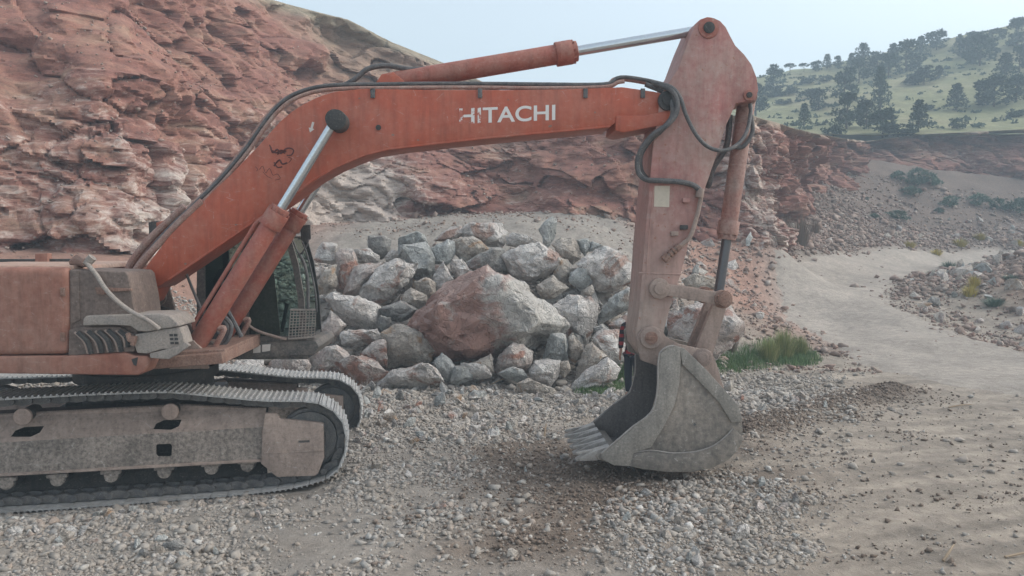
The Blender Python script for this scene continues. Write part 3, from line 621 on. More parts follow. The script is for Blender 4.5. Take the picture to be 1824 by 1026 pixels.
def near_density(x, y):
    n = fbm(x * 1.1, y * 1.1, 5, .62); px = 912 + F * x / y; py = HOR + F * CH / y
    d = .10 + 0 * x
    d = np.maximum(d, soft(n, -.17, .06) * soft(.9 - x + n * 2, -.3, 1.2)); d = np.maximum(d, .9 * soft(470 - px, -60, 60) * soft(n, -.3, -.08))                         # left: gravel everywhere
    d *= 1 - .85 * np.exp(-(((px - 560) / 130) ** 2 + ((py - 985) / 38) ** 2)) * soft(-n, -.12, .05)  # bare clay path
    d = np.maximum(d, soft(1 - (((px - 1250) / 230) ** 2 + ((py - 950) / 95) ** 2) + n * 2.5, -.1, .5))  # patch at the front
    d = np.maximum(d, .95 * soft(y, 12.6, 13.4) * soft(7.2 - x, -.5, 1) * soft(17.5 - y, 0, 1))            # in front of the pile
    d *= 1 - .93 * np.exp(-(((px - 1040) / 150) ** 2 + ((py - 870) / 60) ** 2)); d *= 1 - .7 * np.exp(-(((px - 1000) / 110) ** 2 + ((py - 960) / 60) ** 2)); d *= 1 - .6 * np.exp(-(((px - 1150) / 200) ** 2 + ((py - 855) / 22) ** 2))
    d *= 1 - .75 * np.exp(-(seg_dist(x, y, BERM) / .5) ** 2)
    d *= 1 - .93 * soft(px, 1420, 1560) * soft(.12 - n, -.1, .1)
    d *= 1 - .97 * np.exp(-(seg_dist(x, y, ROADL) / 2.4) ** 4)
    ta = (x - TP.p[0]) * TP.n[0] + (y - TP.p[1]) * TP.n[1]; d *= 1 - .9 * ((ta > -.06) & (ta < 3.2) & (x < -2.5))
    return np.clip(d, 0, 1)
x1, y1 = dens(330000, (-9.5, 11), (6.2, 18), lambda x, y: near_density(x, y) * np.clip(9.5 / y, .0, 1) ** 1.2 * .95)
s1 = .009 + .012 * rng.exponential(1., len(x1)); s1 = np.clip(s1, .009, .075) * (1 + .35 * soft(fbm(x1 * .7, y1 * .7), -.05, .2)) * np.interp(y1, [6, 17], [.95, 1.5])
z1 = zground(x1, y1) + s1 * .12
scatter('gravel', np.c_[x1, y1, z1], s1, M['gravel'], 'pale crushed gravel strewn over the quarry floor')
# dark soil clods round the bucket and on the berm
x2, y2 = dens(90000, (-1.5, 9), (7, 16), lambda x, y: np.clip(1.1 * np.exp(-(seg_dist(x, y, BERM) / .45) ** 2) + .6 * blob(x, y, 1010, 830, 1.1, 1) + .6 * blob(x, y, 1100, 880, 1.2, .8) + .5 * blob(x, y, 930, 960, .5, .5) + .02 + .12 * soft(fbm(x * .5, y * 1.6, 5, .65), .02, .14), 0, 1))
s2 = .009 + .014 * rng.exponential(.8, len(x2)); s2 = np.clip(s2, .009, .055); scatter('soil_clods', np.c_[x2, y2, zground(x2, y2) + s2 * .3], s2, M['soil'], 'dark clods of dug soil around the bucket', 'soil')
x5, y5 = dens(16000, (-7, 5), (15.6, 21.5), lambda x, y: np.clip(mound(x, y) * 1.5 + .25, 0, 1) * .8)
s5 = np.clip(.02 + .045 * rng.exponential(.8, len(x5)), .02, .2); scatter('pile_rubble', np.c_[x5, y5, zground(x5, y5) + s5 * .5], s5, M['gravel'], 'small broken stone filling the gaps of the boulder pile', 'rubble')
# rubble: slopes behind the pile, left bank, both sides of the road, scree
def rub_density(x, y):
    n = fbm(x * .45, y * .45, 4, .6); r = seg_dist(x, y, ROADL)
    d = .12 + .5 * soft(n, -.05, .15)
    side = np.exp(-((r - 3.2) / 1.5) ** 2) * (y > 20); d = np.maximum(d, side)
    d = np.maximum(d, soft(x, 4, 6) * soft(y, 19, 21) * soft(31 - y, 0, 2) * .8 * (x < 14))
    d = np.maximum(d, soft(x, 13, 16) * soft(y, 24, 30) * soft(46 - y, 0, 4) * .75)
    d = np.maximum(d, np.exp(-((y - 45) / 4.5) ** 2) * (x > 12) * .95)
    d *= 1 - .98 * np.exp(-(r / 2.35) ** 6)
    d *= 1 - .75 * soft(y, 50, 54)
    return np.clip(d, 0, 1)
x3, y3 = dens(150000, (-14, 45), (17.5, 62), lambda x, y: rub_density(x, y) * np.clip(30 / y, .3, 1))
s3 = .03 + .07 * rng.exponential(.75, len(x3)); s3 = np.clip(s3, .03, .34) * np.interp(y3, [17, 30, 45, 60], [.6, .75, 1.2, 1.3])
k = (x3 < 4.5) & (y3 < 31); s3[k] *= .62
x4, y4 = dens(150000, (10.5, 40), (29, 61), lambda x, y: np.clip(1.15 * np.exp(-((zground(x, y) - 2.5) / 1.1) ** 2) * (.6 + 1.5 * soft(fbm(x * .5, y * .5), -.15, .1)) + .35 * np.exp(-((x - 17.5 - .3 * (y - 45)) / 2.5) ** 2) + .10 + .2 * soft(fbm(x * .6, y * .6), 0, .15), 0, 1) * (1 - np.exp(-(seg_dist(x, y, ROADL) / 2.5) ** 8)) * .5)
s4 = np.clip(.045 + .065 * rng.exponential(.8, len(x4)), .045, .4); x3 = np.r_[x3, x4]; y3 = np.r_[y3, y4]; s3 = np.r_[s3, s4]
scatter('rubble', np.c_[x3, y3, zground(x3, y3) + s3 * .25], s3, M['rubble'], 'reddish rubble covering the slopes below the cliffs', 'rubble')

print('T boulders', round(time.time() - _T0, 1))
_N = np.cross(np.gradient(CV, axis=1), np.gradient(CV, axis=0)); _N /= np.linalg.norm(_N, axis=2)[..., None] + 1e-9
_up = np.abs(_N[..., 2]); _k = np.argwhere((_up > .62) & (np.arange(CV.shape[0])[:, None] < CV.shape[0] * .75)); _k = _k[rng.permutation(len(_k))[:9000]]
_p = CV[_k[:, 0], _k[:, 1]] + rng.normal(size=(len(_k), 3)) * .05; _s = np.clip(.02 + .03 * rng.exponential(.8, len(_k)), .02, .15)
scatter('ledge_debris', _p, _s, M['rubble'], 'broken bits of rock lying on the ledges of the cliff', 'rubble')
# ------------------------------------------------------------------ boulders: traced outline gives the visible face, hull gives the body
def boulder(outline, d, kind, label, name='boulder', group='boulders heaped in the pile', bulge=.55, seed=0, cat='boulder'):
    r = np.random.default_rng(seed); P = np.array([at(px, py, d) for px, py in outline]); c = P.mean(0); s = np.sqrt(((P - c) ** 2).sum(1)).mean()
    v = c - C0; v /= np.linalg.norm(v)
    pts = [p + v * r.uniform(-.12, .12) * s for p in P]
    off = np.array([r.uniform(-.18, .18), 0, r.uniform(-.05, .25)]) * s
    for p in P: pts.append(c + off + (p - c) * r.uniform(.45, .72) - v * s * bulge * r.uniform(.7, 1.1))
    pts.append(c + off * .5 - v * s * bulge * r.uniform(1.0, 1.25))
    for p in P: pts.append(c + (p - c) * r.uniform(.6, .85) + v * s * .6)
    bm = bmesh.new()
    for p in pts: bm.verts.new(Vector(p - c))
    res = bmesh.ops.convex_hull(bm, input=bm.verts[:]); bmesh.ops.delete(bm, geom=[g for g in res['geom_interior'] if isinstance(g, bmesh.types.BMVert)], context='VERTS')
    bmesh.ops.bevel(bm, geom=bm.edges[:], offset=.02 * s, segments=1, affect='EDGES', clamp_overlap=True)
    bmesh.ops.triangulate(bm, faces=bm.faces[:])
    target = s * (.11 if s > .6 else .15)
    for _ in range(4):
        es = [e for e in bm.edges if e.calc_length() > target * 1.5]
        if not es: break
        bmesh.ops.subdivide_edges(bm, edges=es, cuts=1); bmesh.ops.triangulate(bm, faces=[f for f in bm.faces if len(f.verts) > 3])
    bm.normal_update(); o = Vector(r.uniform(0, 90, 3)); k = 1.3 / s ** .6
    for vt in bm.verts:
        q = vt.co * k + o
        h = noise.fractal(q * 1.1, .7, 2.1, 6) * .13 + (noise.ridged_multi_fractal(q * .9, .9, 2.2, 4, 1, 2) - 1.2) * .035
        dd, pp = noise.voronoi(q * 1.1); h += -.07 * math.exp(-((dd[1] - dd[0]) / .06) ** 2) * (noise.noise(q * .6) > 0)
        hh = math.floor((q.z + .6 * q.x * math.sin(seed) + .5 * noise.noise(q)) * 2.2) ; h += .035 * math.sin(hh * 12.9)
        vt.co += vt.normal * h * s
    me = bpy.data.meshes.new(name); bm.to_mesh(me); bm.free(); me.polygons.foreach_set('use_smooth', np.ones(len(me.polygons), bool)); me.set_sharp_from_angle(angle=R(28))
    o = link(name, me, RK[kind], None, c); return tag(o, label, cat, group)
def depth_of(cy): return 15.4 + (695 - cy) / 290 * 4.3
CR = {'A': (540, 370, 4.103), 'B': (840, 370, 4.103), 'C': (540, 560, 4.2765), 'D': (820, 560, 4.2765), 'S': (0, 0, 1.)}
BL = [
('A','w','white block at the upper left end of the boulder pile',[(140,250),(250,265),(258,360),(230,415),(90,400),(75,380),(130,330)]),
('A','p','tall stone with a reddish foot between the white block and the small white cap stone',[(275,300),(365,300),(385,380),(400,430),(300,615),(240,600),(245,340)]),
('A','w','small white cap stone left of the dark grey cube',[(365,305),(480,300),(550,360),(545,395),(410,405),(375,360)]),
('A','d','dark grey cube-like block on the upper left edge of the pile',[(478,210),(600,205),(640,240),(635,330),(570,385),(545,350),(480,300)]),
('A','b','bluish white stone right of the dark grey cube on the crest',[(700,220),(820,178),(885,200),(905,260),(820,300),(700,280)]),
('A','b','large bluish grey boulder above the long white slab',[(695,270),(900,260),(960,370),(965,470),(930,510),(820,520),(760,440),(700,360),(690,310)]),
('A','w','small pale stone wedged under the dark grey cube',[(600,360),(650,305),(720,330),(720,390),(620,400)]),
('A','w','long white slab leaning down to the left above the red faced giant',[(600,400),(700,365),(850,400),(840,480),(720,600),(600,700),(560,722),(500,680),(400,620),(420,580)]),
('A','p','pinkish slab leaning beside the long white slab',[(370,430),(590,390),(600,410),(480,520),(400,620),(390,650),(295,635),(340,530)]),
('A','t','pale tan boulder right behind the cab step basket',[(60,610),(150,490),(170,440),(240,425),(250,560),(170,640)]),
('A','p','pinkish stone behind the curved mirror arm',[(40,450),(140,430),(155,500),(80,560),(20,520)]),
('A','w','broad white and rusty boulder below the leaning slabs',[(170,660),(230,628),(400,660),(500,700),(560,740),(555,880),(430,890),(300,840),(240,760)]),
('A','p','pink cheeked boulder standing next to the cab step basket',[(110,880),(200,750),(280,800),(320,860),(220,990),(150,1000),(100,920)]),
('A','w','rounded pale boulder below the broad white and rusty one',[(280,920),(330,895),(540,880),(580,940),(560,990),(400,1020),(290,1000)]),
('A','w','pointed white stone like a tooth above the red faced giant',[(1020,375),(1110,540),(1050,600),(975,650),(945,500)]),
('A','w','upright white stone right of the pointed tooth stone',[(1080,375),(1160,370),(1200,470),(1250,480),(1150,550),(1110,500),(1070,420)]),
('A','t','rounded tan stone left of the pointed tooth stone',[(810,540),(900,510),(960,550),(970,640),(930,690),(890,640),(820,590)]),
('A','t','egg shaped tan stone touching the top left of the red faced giant',[(705,650),(790,585),(900,640),(905,690),(850,740),(720,720)]),
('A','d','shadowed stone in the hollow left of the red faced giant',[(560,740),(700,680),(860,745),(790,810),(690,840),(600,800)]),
('A','b','blunt grey boulder on the upper slope right of the bluish one',[(930,300),(1050,235),(1105,250),(1100,350),(1050,420),(1010,400),(960,410),(940,350)]),
('A','t','wide tan grey boulder below the long white crest boulder',[(1100,240),(1240,200),(1310,260),(1355,300),(1330,330),(1190,400),(1130,370),(1105,330)]),
('A','w','flat white stone on the crest left of the long white crest boulder',[(1060,150),(1160,125),(1200,180),(1100,230),(960,250),(950,230)]),
('B','w','long white crest boulder topping the middle of the pile',[(-80,170),(-20,125),(130,102),(220,110),(270,180),(245,270),(200,290),(80,260),(-40,230)]),
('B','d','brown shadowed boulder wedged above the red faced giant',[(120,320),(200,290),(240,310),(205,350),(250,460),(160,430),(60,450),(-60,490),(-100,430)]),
('A','d','small grey stone under the broad white and rusty boulder',[(560,790),(640,800),(650,850),(590,905),(540,870)]),
('B','w','low white stone between the crest boulder and the spire stone',[(255,215),(300,180),(400,230),(480,240),(470,280),(330,290),(260,280)]),
('B','w','big white angular boulder right above the red faced giant',[(210,350),(350,280),(480,265),(580,300),(640,340),(680,400),(580,480),(440,565),(400,545),(290,490),(250,400)]),
('B','b','upright spire stone standing alone on the crest of the pile',[(590,60),(620,100),(620,190),(580,270),(550,290),(520,260),(495,160),(530,110)]),
('B','t','brownish boulder just right of the spire stone',[(585,265),(650,225),(750,230),(800,310),(800,370),(740,415),(660,360),(600,300)]),
('B','b','bluish stone on the crest right of the brownish boulder',[(760,230),(850,225),(880,290),(830,360),(790,310)]),
('B','b','small bluish lump at the right end of the crest',[(880,245),(960,280),(930,320),(860,320)]),
('B','w','big whitish boulder at the upper right end of the pile',[(750,410),(900,310),(960,285),(1080,310),(1170,400),(1195,520),(1100,600),(1030,640),(940,630),(890,560),(860,480)]),
('B','t','tan stone leaning on the right side of the big white angular boulder',[(640,370),(690,390),(745,450),(730,500),(660,560),(610,480)]),
('B','b','pale blue stone leaning against the big whitish boulder at right',[(730,480),(800,415),(860,450),(880,540),(830,590),(790,610),(720,540)]),
('B','t','brown tan stone under the big white angular boulder',[(480,560),(600,490),(640,560),(720,590),(600,665),(550,680),(490,620)]),
('B','t','small brown stone under the pale blue stone',[(800,610),(880,560),(895,600),(880,650),(810,640)]),
('S','r','giant boulder with a red earth face in the middle of the pile',[(868,478),(905,490),(940,510),(975,545),(1002,580),(985,605),(940,615),(900,612),(870,630),(845,645),(800,643),(765,618),(735,582),(755,545),(775,525),(810,506),(835,490)]),
('B','w','tall pale boulder standing right of the red faced giant',[(590,710),(700,650),(800,630),(870,650),(915,700),(915,800),(880,920),(840,1000),(790,960),(720,860),(640,790)]),
('B','b','blue grey slab on the right edge of the pile beside the digger arm',[(920,790),(1000,690),(1100,600),(1190,590),(1190,700),(1150,750),(1020,820),(930,860)]),
('B','w','white stone below the blue grey slab, touching the man',[(1000,860),(1130,770),(1170,770),(1160,880),(1120,910),(1040,890)]),
('B','d','dark small stone in the gap under the blue grey slab',[(890,880),(960,850),(1010,890),(980,930),(900,930)]),
('C','p','pink and white boulder behind the front end of the far track',[(50,440),(100,320),(160,250),(250,240),(360,300),(350,350),(290,400),(270,470),(100,470)]),
('C','p','small reddish stone peeping out behind the far track',[(40,310),(110,265),(130,300),(60,390)]),
('C','t','big orange and pink boulder left below the red faced giant',[(605,150),(700,75),(780,70),(820,115),(890,180),(970,190),(1030,290),(960,360),(850,400),(640,400),(610,280)]),
('C','p','pinkish boulder left of the big orange one',[(440,300),(560,200),(620,200),(640,300),(635,400),(560,375)]),
('C','p','red streaked white boulder between the far track and the orange boulder',[(370,310),(450,310),(560,370),(650,440),(560,500),(450,580),(330,480),(280,430),(290,370)]),
('C','w','low wide pale boulder at the foot of the pile below the orange one',[(570,520),(700,440),(900,380),(1000,420),(1080,530),(900,580),(700,570),(580,550)]),
('C','b','blue grey boulder at the foot of the pile below the red faced giant',[(980,370),(1060,290),(1120,340),(1160,410),(1140,500),(1070,520),(1010,450)]),
('C','b','greenish blue low stone right of the blue grey foot boulder',[(1150,390),(1230,380),(1290,420),(1300,490),(1180,540),(1120,520)]),
('D','w','pale blocky stone at the pile foot left of the pink dome stone',[(10,375),(90,370),(200,390),(240,470),(120,490),(20,480)]),
('C','d','little dark stone at the foot of the pile beside the far track',[(480,560),(520,505),(550,540),(540,595)]),
('D','p','dome shaped pink grey boulder below the tip of the red faced giant',[(265,440),(290,330),(400,215),(470,240),(540,290),(550,370),(480,430),(300,460)]),
('D','b','flat blue grey stone in front of the pink dome boulder',[(300,450),(400,400),(480,420),(510,480),(430,520)]),
('D','t','narrow tan stone squeezed under the left of the red faced giant',[(100,370),(230,295),(255,340),(260,450),(200,470),(150,400)]),
('D','b','grey upright stone below the tall pale boulder',[(635,330),(660,190),(700,150),(800,160),(820,240),(830,350),(760,360),(650,350)]),
('D','t','orange scarred white stone right of the grey upright stone',[(810,170),(860,130),(930,230),(940,280),(870,385),(820,330),(805,230)]),
('D','w','rounded white and blue boulder at the foot of the pile',[(520,430),(560,360),(640,340),(760,350),(750,470),(690,550),(600,510),(530,480)]),
('D','t','small brown stone beside the rounded white and blue boulder',[(750,360),(830,350),(840,420),(790,490),(745,440)]),
('D','t','tan wedge stone behind the grass speckled white boulder',[(880,400),(940,270),(1000,205),(1060,260),(1120,320),(960,440),(880,510)]),
('D','w','smooth rounded pale boulder left of the standing man',[(1010,170),(1100,110),(1200,130),(1280,290),(1270,350),(1180,380),(1100,300),(1030,230)]),
('D','w','white boulder with grass growing over its right side',[(850,560),(880,510),(1000,400),(1120,330),(1215,420),(1180,500),(1050,580),(930,610),(860,620)]),
('D','t','low cream coloured stone lying in front of the pile',[(430,530),(520,485),(620,540),(720,580),(740,630),(650,640),(590,620),(540,620),(460,610)]),
('S','p','large pink and white boulder right of the digger arm, behind the bucket link',[(1193,560),(1215,545),(1250,540),(1300,548),(1322,575),(1312,605),(1275,640),(1230,645),(1195,600)]),
('S','t','flat tan stone above the pink and white boulder right of the arm',[(1213,500),(1240,490),(1278,498),(1286,518),(1220,520)]),
('S','p','pink boulder half hidden below the cab floor',[(480,650),(500,636),(540,634),(552,655),(545,675),(485,672)]),
('S','w','white boulder seen under the front of the cab',[(398,655),(420,641),(470,640),(484,660),(460,672),(400,672)]),
('S','p','pink centred boulder seen under the body behind the left track',[(38,690),(45,672),(65,667),(100,668),(118,680),(112,692),(60,698)]),
('S','w','grey white boulder at the left edge under the body',[(-10,690),(0,674),(25,668),(42,676),(40,695),(0,700)]),
]
for i, (cr, kd, lb, ol) in enumerate(BL):
    ox, oy, s = CR[cr]; o_ = [(ox + a / s, oy + b_ / s) for a, b_ in ol]
    # widen a little so neighbours touch
    c = np.mean(o_, 0); o_ = [tuple(c + (np.array(p) - c) * 1.05) for p in o_]
    d = depth_of(c[1]);
    if 'red earth face' in lb: d = 16.9
    if lb.startswith('large pink and white boulder right'): d = 17.3
    if lb.startswith('flat tan stone above'): d = 21
    if 'under the body' in lb: d = 13.8
    boulder(o_, d, kd, lb, seed=500 + i)
LS = [('S','b','largest pale bluish stone lying loose in front of the pile',[(828,727),(830,708),(844,693),(865,696),(873,712),(863,732),(835,734)],15.0),
('S','w','white loose stone left of the largest pale bluish loose stone',[(793,712),(808,702),(825,718),(816,729),(798,716)],15.0),
('S','w','white loose stone right below the largest pale bluish loose stone',[(844,733),(853,721),(868,728),(882,747),(862,752),(846,742)],14.0),
('S','d','dark bluish stone lying on the gravel in front of the pile',[(903,740),(912,727),(922,738),(915,750),(905,748)],14.0),
('S','b','small teal stone lying on the gravel before the track front',[(752,775),(765,766),(775,772),(768,782),(755,783)],12.7),
('S','p','reddish flat stone in the gravel beside the far track front',[(648,742),(665,732),(688,735),(682,748),(655,752)],13.6),
('S','w','white flat stone with a pink stain in the front gravel',[(537,962),(552,950),(572,948),(574,962),(556,970),(540,970)],7.85),
('S','w','white angular stone in the front gravel below the pink stained one',[(590,960),(584,940),(600,917),(618,930),(615,950)],8.3),
('S','d','grey dark sided stone lying in the front gravel at left centre',[(284,985),(292,968),(318,960),(330,975),(322,1000),(295,1005)],7.45),
('S','b','pale stone standing on edge in the front gravel',[(618,932),(620,915),(632,911),(640,925),(634,936)],8.5),
('S','w','white stone on the bare earth right of the clay path',[(792,950),(795,938),(810,935),(815,948),(805,955)],8.1),
('S','w','long white stone at the far end of the front gravel patch',[(1222,893),(1240,886),(1252,891),(1240,898),(1225,898)],9.2),
('S','t','round tan stone on the left of the front gravel patch',[(1248,1000),(1255,985),(1275,982),(1285,995),(1275,1010),(1255,1010)],7.4),
('S','b','grey stone at the lower right of the front gravel patch',[(1405,965),(1412,950),(1425,952),(1422,970),(1410,972)],7.8),
('S','w','white stone under the bucket side, right of the dug hollow',[(1088,975),(1095,963),(1125,966),(1130,975),(1110,982)],7.75),
('S','b','dark squarish boulder in the rubble right of the road bend',[(1598,515),(1605,497),(1630,495),(1640,510),(1630,522),(1605,522)],33),
('S','d','smaller dark round boulder in the rubble lower down by the road',[(1650,540),(1660,528),(1674,532),(1675,545),(1658,548)],28),
('S','r','red slab sticking out of the bank at the right edge',[(1792,500),(1810,492),(1840,493),(1845,508),(1805,508)],31),
('S','p','broad pink boulder at the bend foot left of the road',[(1470,462),(1485,452),(1510,455),(1512,470),(1478,472)],44)]
for i, (cr, kd, lb, ol, d) in enumerate(LS): boulder(ol, d, kd, lb, 'loose_stone' if d < 16 else 'boulder', 'single stones lying loose on the quarry floor', .7, 900 + i, 'stone')
# filler boulders deep in the heap, sharing eight meshes
fil = []
for k in range(8):
    me = bpy.data.meshes.new('heap_rock'); V, Fk = SH2[k]; me.from_pydata([tuple(v) for v in V], [], [tuple(int(q) for q in f) for f in Fk]); fil.append(me)
import itertools
frng = np.random.default_rng(3); cnt = 0
for k in range(110):
    x = frng.uniform(-6.8, 4.6); y = frng.uniform(17.2, 21.5); zt = float(mound(np.array(x), np.array(y)))
    if zt < .15: continue
    s = frng.uniform(.28, .5); me = fil[k % 8].copy() if k < 0 else fil[k % 8]
    o = bpy.data.objects.new('heap_rock', me); col.objects.link(o)
    if not me.materials: me.materials.append(RK['wtbpdw'[k % 6] if k % 6 < 6 else 'w'])
    o.location = (x, y, zt + s * .1); o.scale = (s, s * frng.uniform(.7, 1), s * frng.uniform(.6, .95)); o.rotation_euler = tuple(frng.uniform(0, 6.28, 3))
    tag(o, '%s stone wedged in the pile, %s, %s' % (['white', 'tan', 'bluish', 'pink', 'dark grey', 'chalk white'][k % 6], [b for a, b in [(-4.6, 'behind the cab side'), (-3, 'at the left end'), (-1.2, 'left of the red faced boulder'), (.8, 'around the red faced boulder'), (2.4, 'right of the red faced boulder'), (9, 'at the right end')] if x < a][0], 'lower half' if zt < 1.3 else 'upper half'), 'boulder', 'stones wedged deep in the boulder pile'); cnt += 1
# countable loose stones: gravel pieces big enough to pick out
srng = np.random.default_rng(11); lm = {}
for k, kd in enumerate('wwbtpdwt'):
    me = bpy.data.meshes.new('stone'); me.from_pydata([tuple(v) for v in SH2[k + 5][0]], [], [tuple(int(q) for q in f) for f in SH2[k + 5][1]]); me.materials.append(RK[kd]); lm[k] = me
n = 0
CW = ['white', 'cream white', 'bluish', 'tan', 'pink mottled', 'dark grey', 'chalky', 'light brown']
XW = [(110, 'at the far left'), (220, 'below the second roller'), (330, 'below the square frame opening'), (450, 'left of the idler guard'), (560, 'below the idler guard'), (640, 'by the track front'), (720, 'right of the track front'), (790, 'left of the giant boulder line'), (850, 'in line with the giant boulder left side'), (920, 'in line with the giant boulder middle'), (980, 'in line with the giant boulder right tip'), (1050, 'left of the teeth'), (1120, 'beside the teeth'), (1200, 'under the arm'), (1280, 'under the bucket middle'), (1340, 'under the bucket heel'), (1460, 'by the dark ridge'), (3000, 'towards the road')]
used_labels = {}
NEARW = ['', 'farther back', 'nearer']
def once(l, alts):
    for a in alts:
        c = (l + ' ' + a).strip()
        if c not in used_labels: used_labels[c] = 1; return c
    return l
def stone_label(k, s, px, py, tail):
    size = 'small' if s < .065 else ('medium' if s < .1 else 'large')
    return once('%s %s stone %s, %s' % (size, CW[k], [b for a, b in XW if px < a][0], 'picture bottom' if py > 940 else ('middle gravel' if py > 800 else 'far gravel')), ['', 'farther back', 'lower', 'flattest', 'most upright'][:1])
ZN = [('angular pale stone lying in the gravel left of the clay path', 'stones in the left foreground gravel', lambda px, py: px < 640 and py > 880),
      ('fist sized stone in the gravel patch in the right foreground', 'stones in the right foreground gravel patch', lambda px, py: 1050 < px < 1480 and py > 865),
      ('pale stone in the gravel between the track front and the bucket', 'stones between track and bucket', lambda px, py: 600 < px < 1100 and 735 < py < 880),
      ('pale stone in the gravel strip at the foot of the boulder pile', 'stones at the foot of the boulder pile', lambda px, py: 640 < px < 1130 and py <= 735),
      ('pale stone in the gravel strip behind the bucket', 'stones behind the bucket', lambda px, py: 1250 < px < 1500 and py < 760),
      ('lone stone on the dug ground in the middle foreground', 'stones on the dug ground', lambda px, py: 640 <= px <= 1050 and py >= 880)]
while n < 230:
    x = srng.uniform(-6, 6); y = srng.uniform(6.9, 15.6); px = 912 + F * x / y; py = HOR + F * CH / y
    if not (-20 < px < 1840) or srng.uniform() > near_density(np.array([x]), np.array([y]))[0]: continue
    z = [q for q in ZN if q[2](px, py)]
    if not z: continue
    s = srng.uniform(.05, .085) * (1 + .6 * (y > 12)) * (1.35 if srng.uniform() > .88 else 1)
    if abs(y - (9.8 + .19 * (x + 2.55))) < .35 and x < -2: continue
    kk_ = int(srng.integers(8)); o = bpy.data.objects.new('stone', lm[kk_]); col.objects.link(o); o.location = (x, y, zg(x, y) + s * .3); o.scale = (s * srng.uniform(.9, 1.3), s, s * srng.uniform(.6, .9)); o.rotation_euler = tuple(srng.uniform(0, 6.28, 3))
    tag(o, stone_label(kk_, s, px, py, z[0][0]), 'stone', z[0][1]); n += 1
# rocks by the road and on the far slopes, large enough to pick out
n = 0
ZR = [('reddish rock in the rubble on the bank right of the road', 'rocks on the bank right of the road', lambda px, y: px > 1560 and y < 42),
      ('reddish rock in the rubble band beyond the road bend', 'rocks beyond the road bend', lambda px, y: px > 1400 and y >= 40),
      ('reddish rock in the rubble between the digger arm and the road', 'rocks between arm and road', lambda px, y: 1190 < px < 1400)]
while n < 190:
    x = srng.uniform(4, 36); y = srng.uniform(19, 56); px = 912 + F * x / y
    if px > 1850 or seg_dist(np.array([x]), np.array([y]), ROADL)[0] < 2.9 or srng.uniform() > max(rub_density(np.array([x]), np.array([y]))[0] * (y < 42), 1.1 * math.exp(-((zg(x, y) - 2.2) / 1.3) ** 2) * (y > 38)): continue
    z = [q for q in ZR if q[2](px, y)]
    if not z: continue
    s = srng.uniform(.12, .3) * (1.0 if y < 30 else 1.4) * (1.4 if srng.uniform() > .9 else 1)
    kk_ = int(srng.choice([0, 3, 3, 4, 4, 7, 2])); o = bpy.data.objects.new('rock', lm[kk_]); col.objects.link(o); o.location = (x, y, zg(x, y) + s * .25); o.scale = (s * srng.uniform(.9, 1.4), s, s * srng.uniform(.6, .9)); o.rotation_euler = tuple(srng.uniform(0, 6.28, 3))
    rw = 'small' if s < .2 else ('medium' if s < .3 else 'large'); pw = [b for a, b in [(1240, 'beside the digger arm'), (1300, 'behind the pink boulder'), (1400, 'near the road left edge'), (1480, 'at the road bend'), (1560, 'below the middle of the scree'), (1640, 'above the road end'), (1740, 'near the yellow plants'), (3000, 'towards the right edge')] if px < a][0]
    tag(o, '%s %s rock %s, %s' % (rw, CW[kk_], pw, 'on the near bank' if y < 30 else ('on the middle slope' if y < 42 else 'on the far slope')), 'rock', z[0][1]); n += 1

print('T excavator', round(time.time() - _T0, 1))
# ------------------------------------------------------------------ excavator
ex = empty('excavator', (-4.6, 10.4, 0), 'big dusty orange crawler excavator with its bucket resting on the ground', 'excavator')
E = lambda px, py, off=0.: BP(px, py, off)
def Ep(l, off=0.): return [BP(a, b_, off) for a, b_ in l]
bn = BP.n
# --- boom
BO = [(262,472),(299,423),(340,381),(374,346),(414,308),(458,262),(498,217),(518,200),(536,188),(555,178),(573,170),(598,163),(645,158),(780,160),(944,160),(1040,158),(1109,155),(1165,163),(1200,172),(1203,192),(1160,209),(1104,214),(1086,226),(980,236),(860,247),(800,253),(754,259),(720,262),(692,266),(670,270),(651,276),(625,286),(598,298),(576,310),(555,323),(526,346),(495,367),(456,393),(380,445),(300,499),(276,514),(262,505),(255,488)]
boom = MB().prism(Ep(BO), bn * .66).build('boom', M['boom'], ex, bevel=.012)
lip = MB()
LOW = [(1086,226),(980,236),(860,247),(754,259),(692,266),(651,276),(598,298),(555,323),(526,346),(456,393),(300,499)]
for o_ in (-.004, .625): lip.tube([p + np.array([0, 0, .004]) for p in Ep(LOW, o_)], .014, 6)
lip.build('edge_weld', M['boom'], boom)
tipb = MB().prism(Ep([(1098,206),(1150,206),(1190,196),(1205,205),(1185,222),(1162,226),(1110,236),(1096,232)], -.03), bn * .72).build('tip_bracket', M['boom'], boom, bevel=.015)
for (px, py, r) in [(664, 152, .035), (864,150,.0), (674, 227, .035)]:
    if r: MB().cyl(E(px, py + 10 if py < 200 else py, -.02), E(px, py + 10 if py < 200 else py, .02), r, 12).build('plug', M['dark'], boom)
for px in (664, 855, 1043, 1145): MB().box(E(px, 166, -.012), BP.u * .028, bn * .012, (0, 0, .06)).build('pipe_clamp', M['hose'], boom, bevel=.004)
for (px, py, a_) in [(330,470,.03),(420,400,.02),(700,240,.025),(905,178,.015),(980,225,.03),(1060,200,.02),(640,175,.018),(745,250,.02)]:
    MB().prism([E(px, py, -.0015) + BP.u * a_ * c_ * random.uniform(.5, 1.2) + np.array([0, 0, a_ * s_ * random.uniform(.3, .8)]) for c_, s_ in [(math.cos(t), math.sin(t)) for t in np.linspace(0, 6.28, 8, endpoint=False)]], -bn * .0008).build('paint_chip', M['rust'], boom, smooth=False)
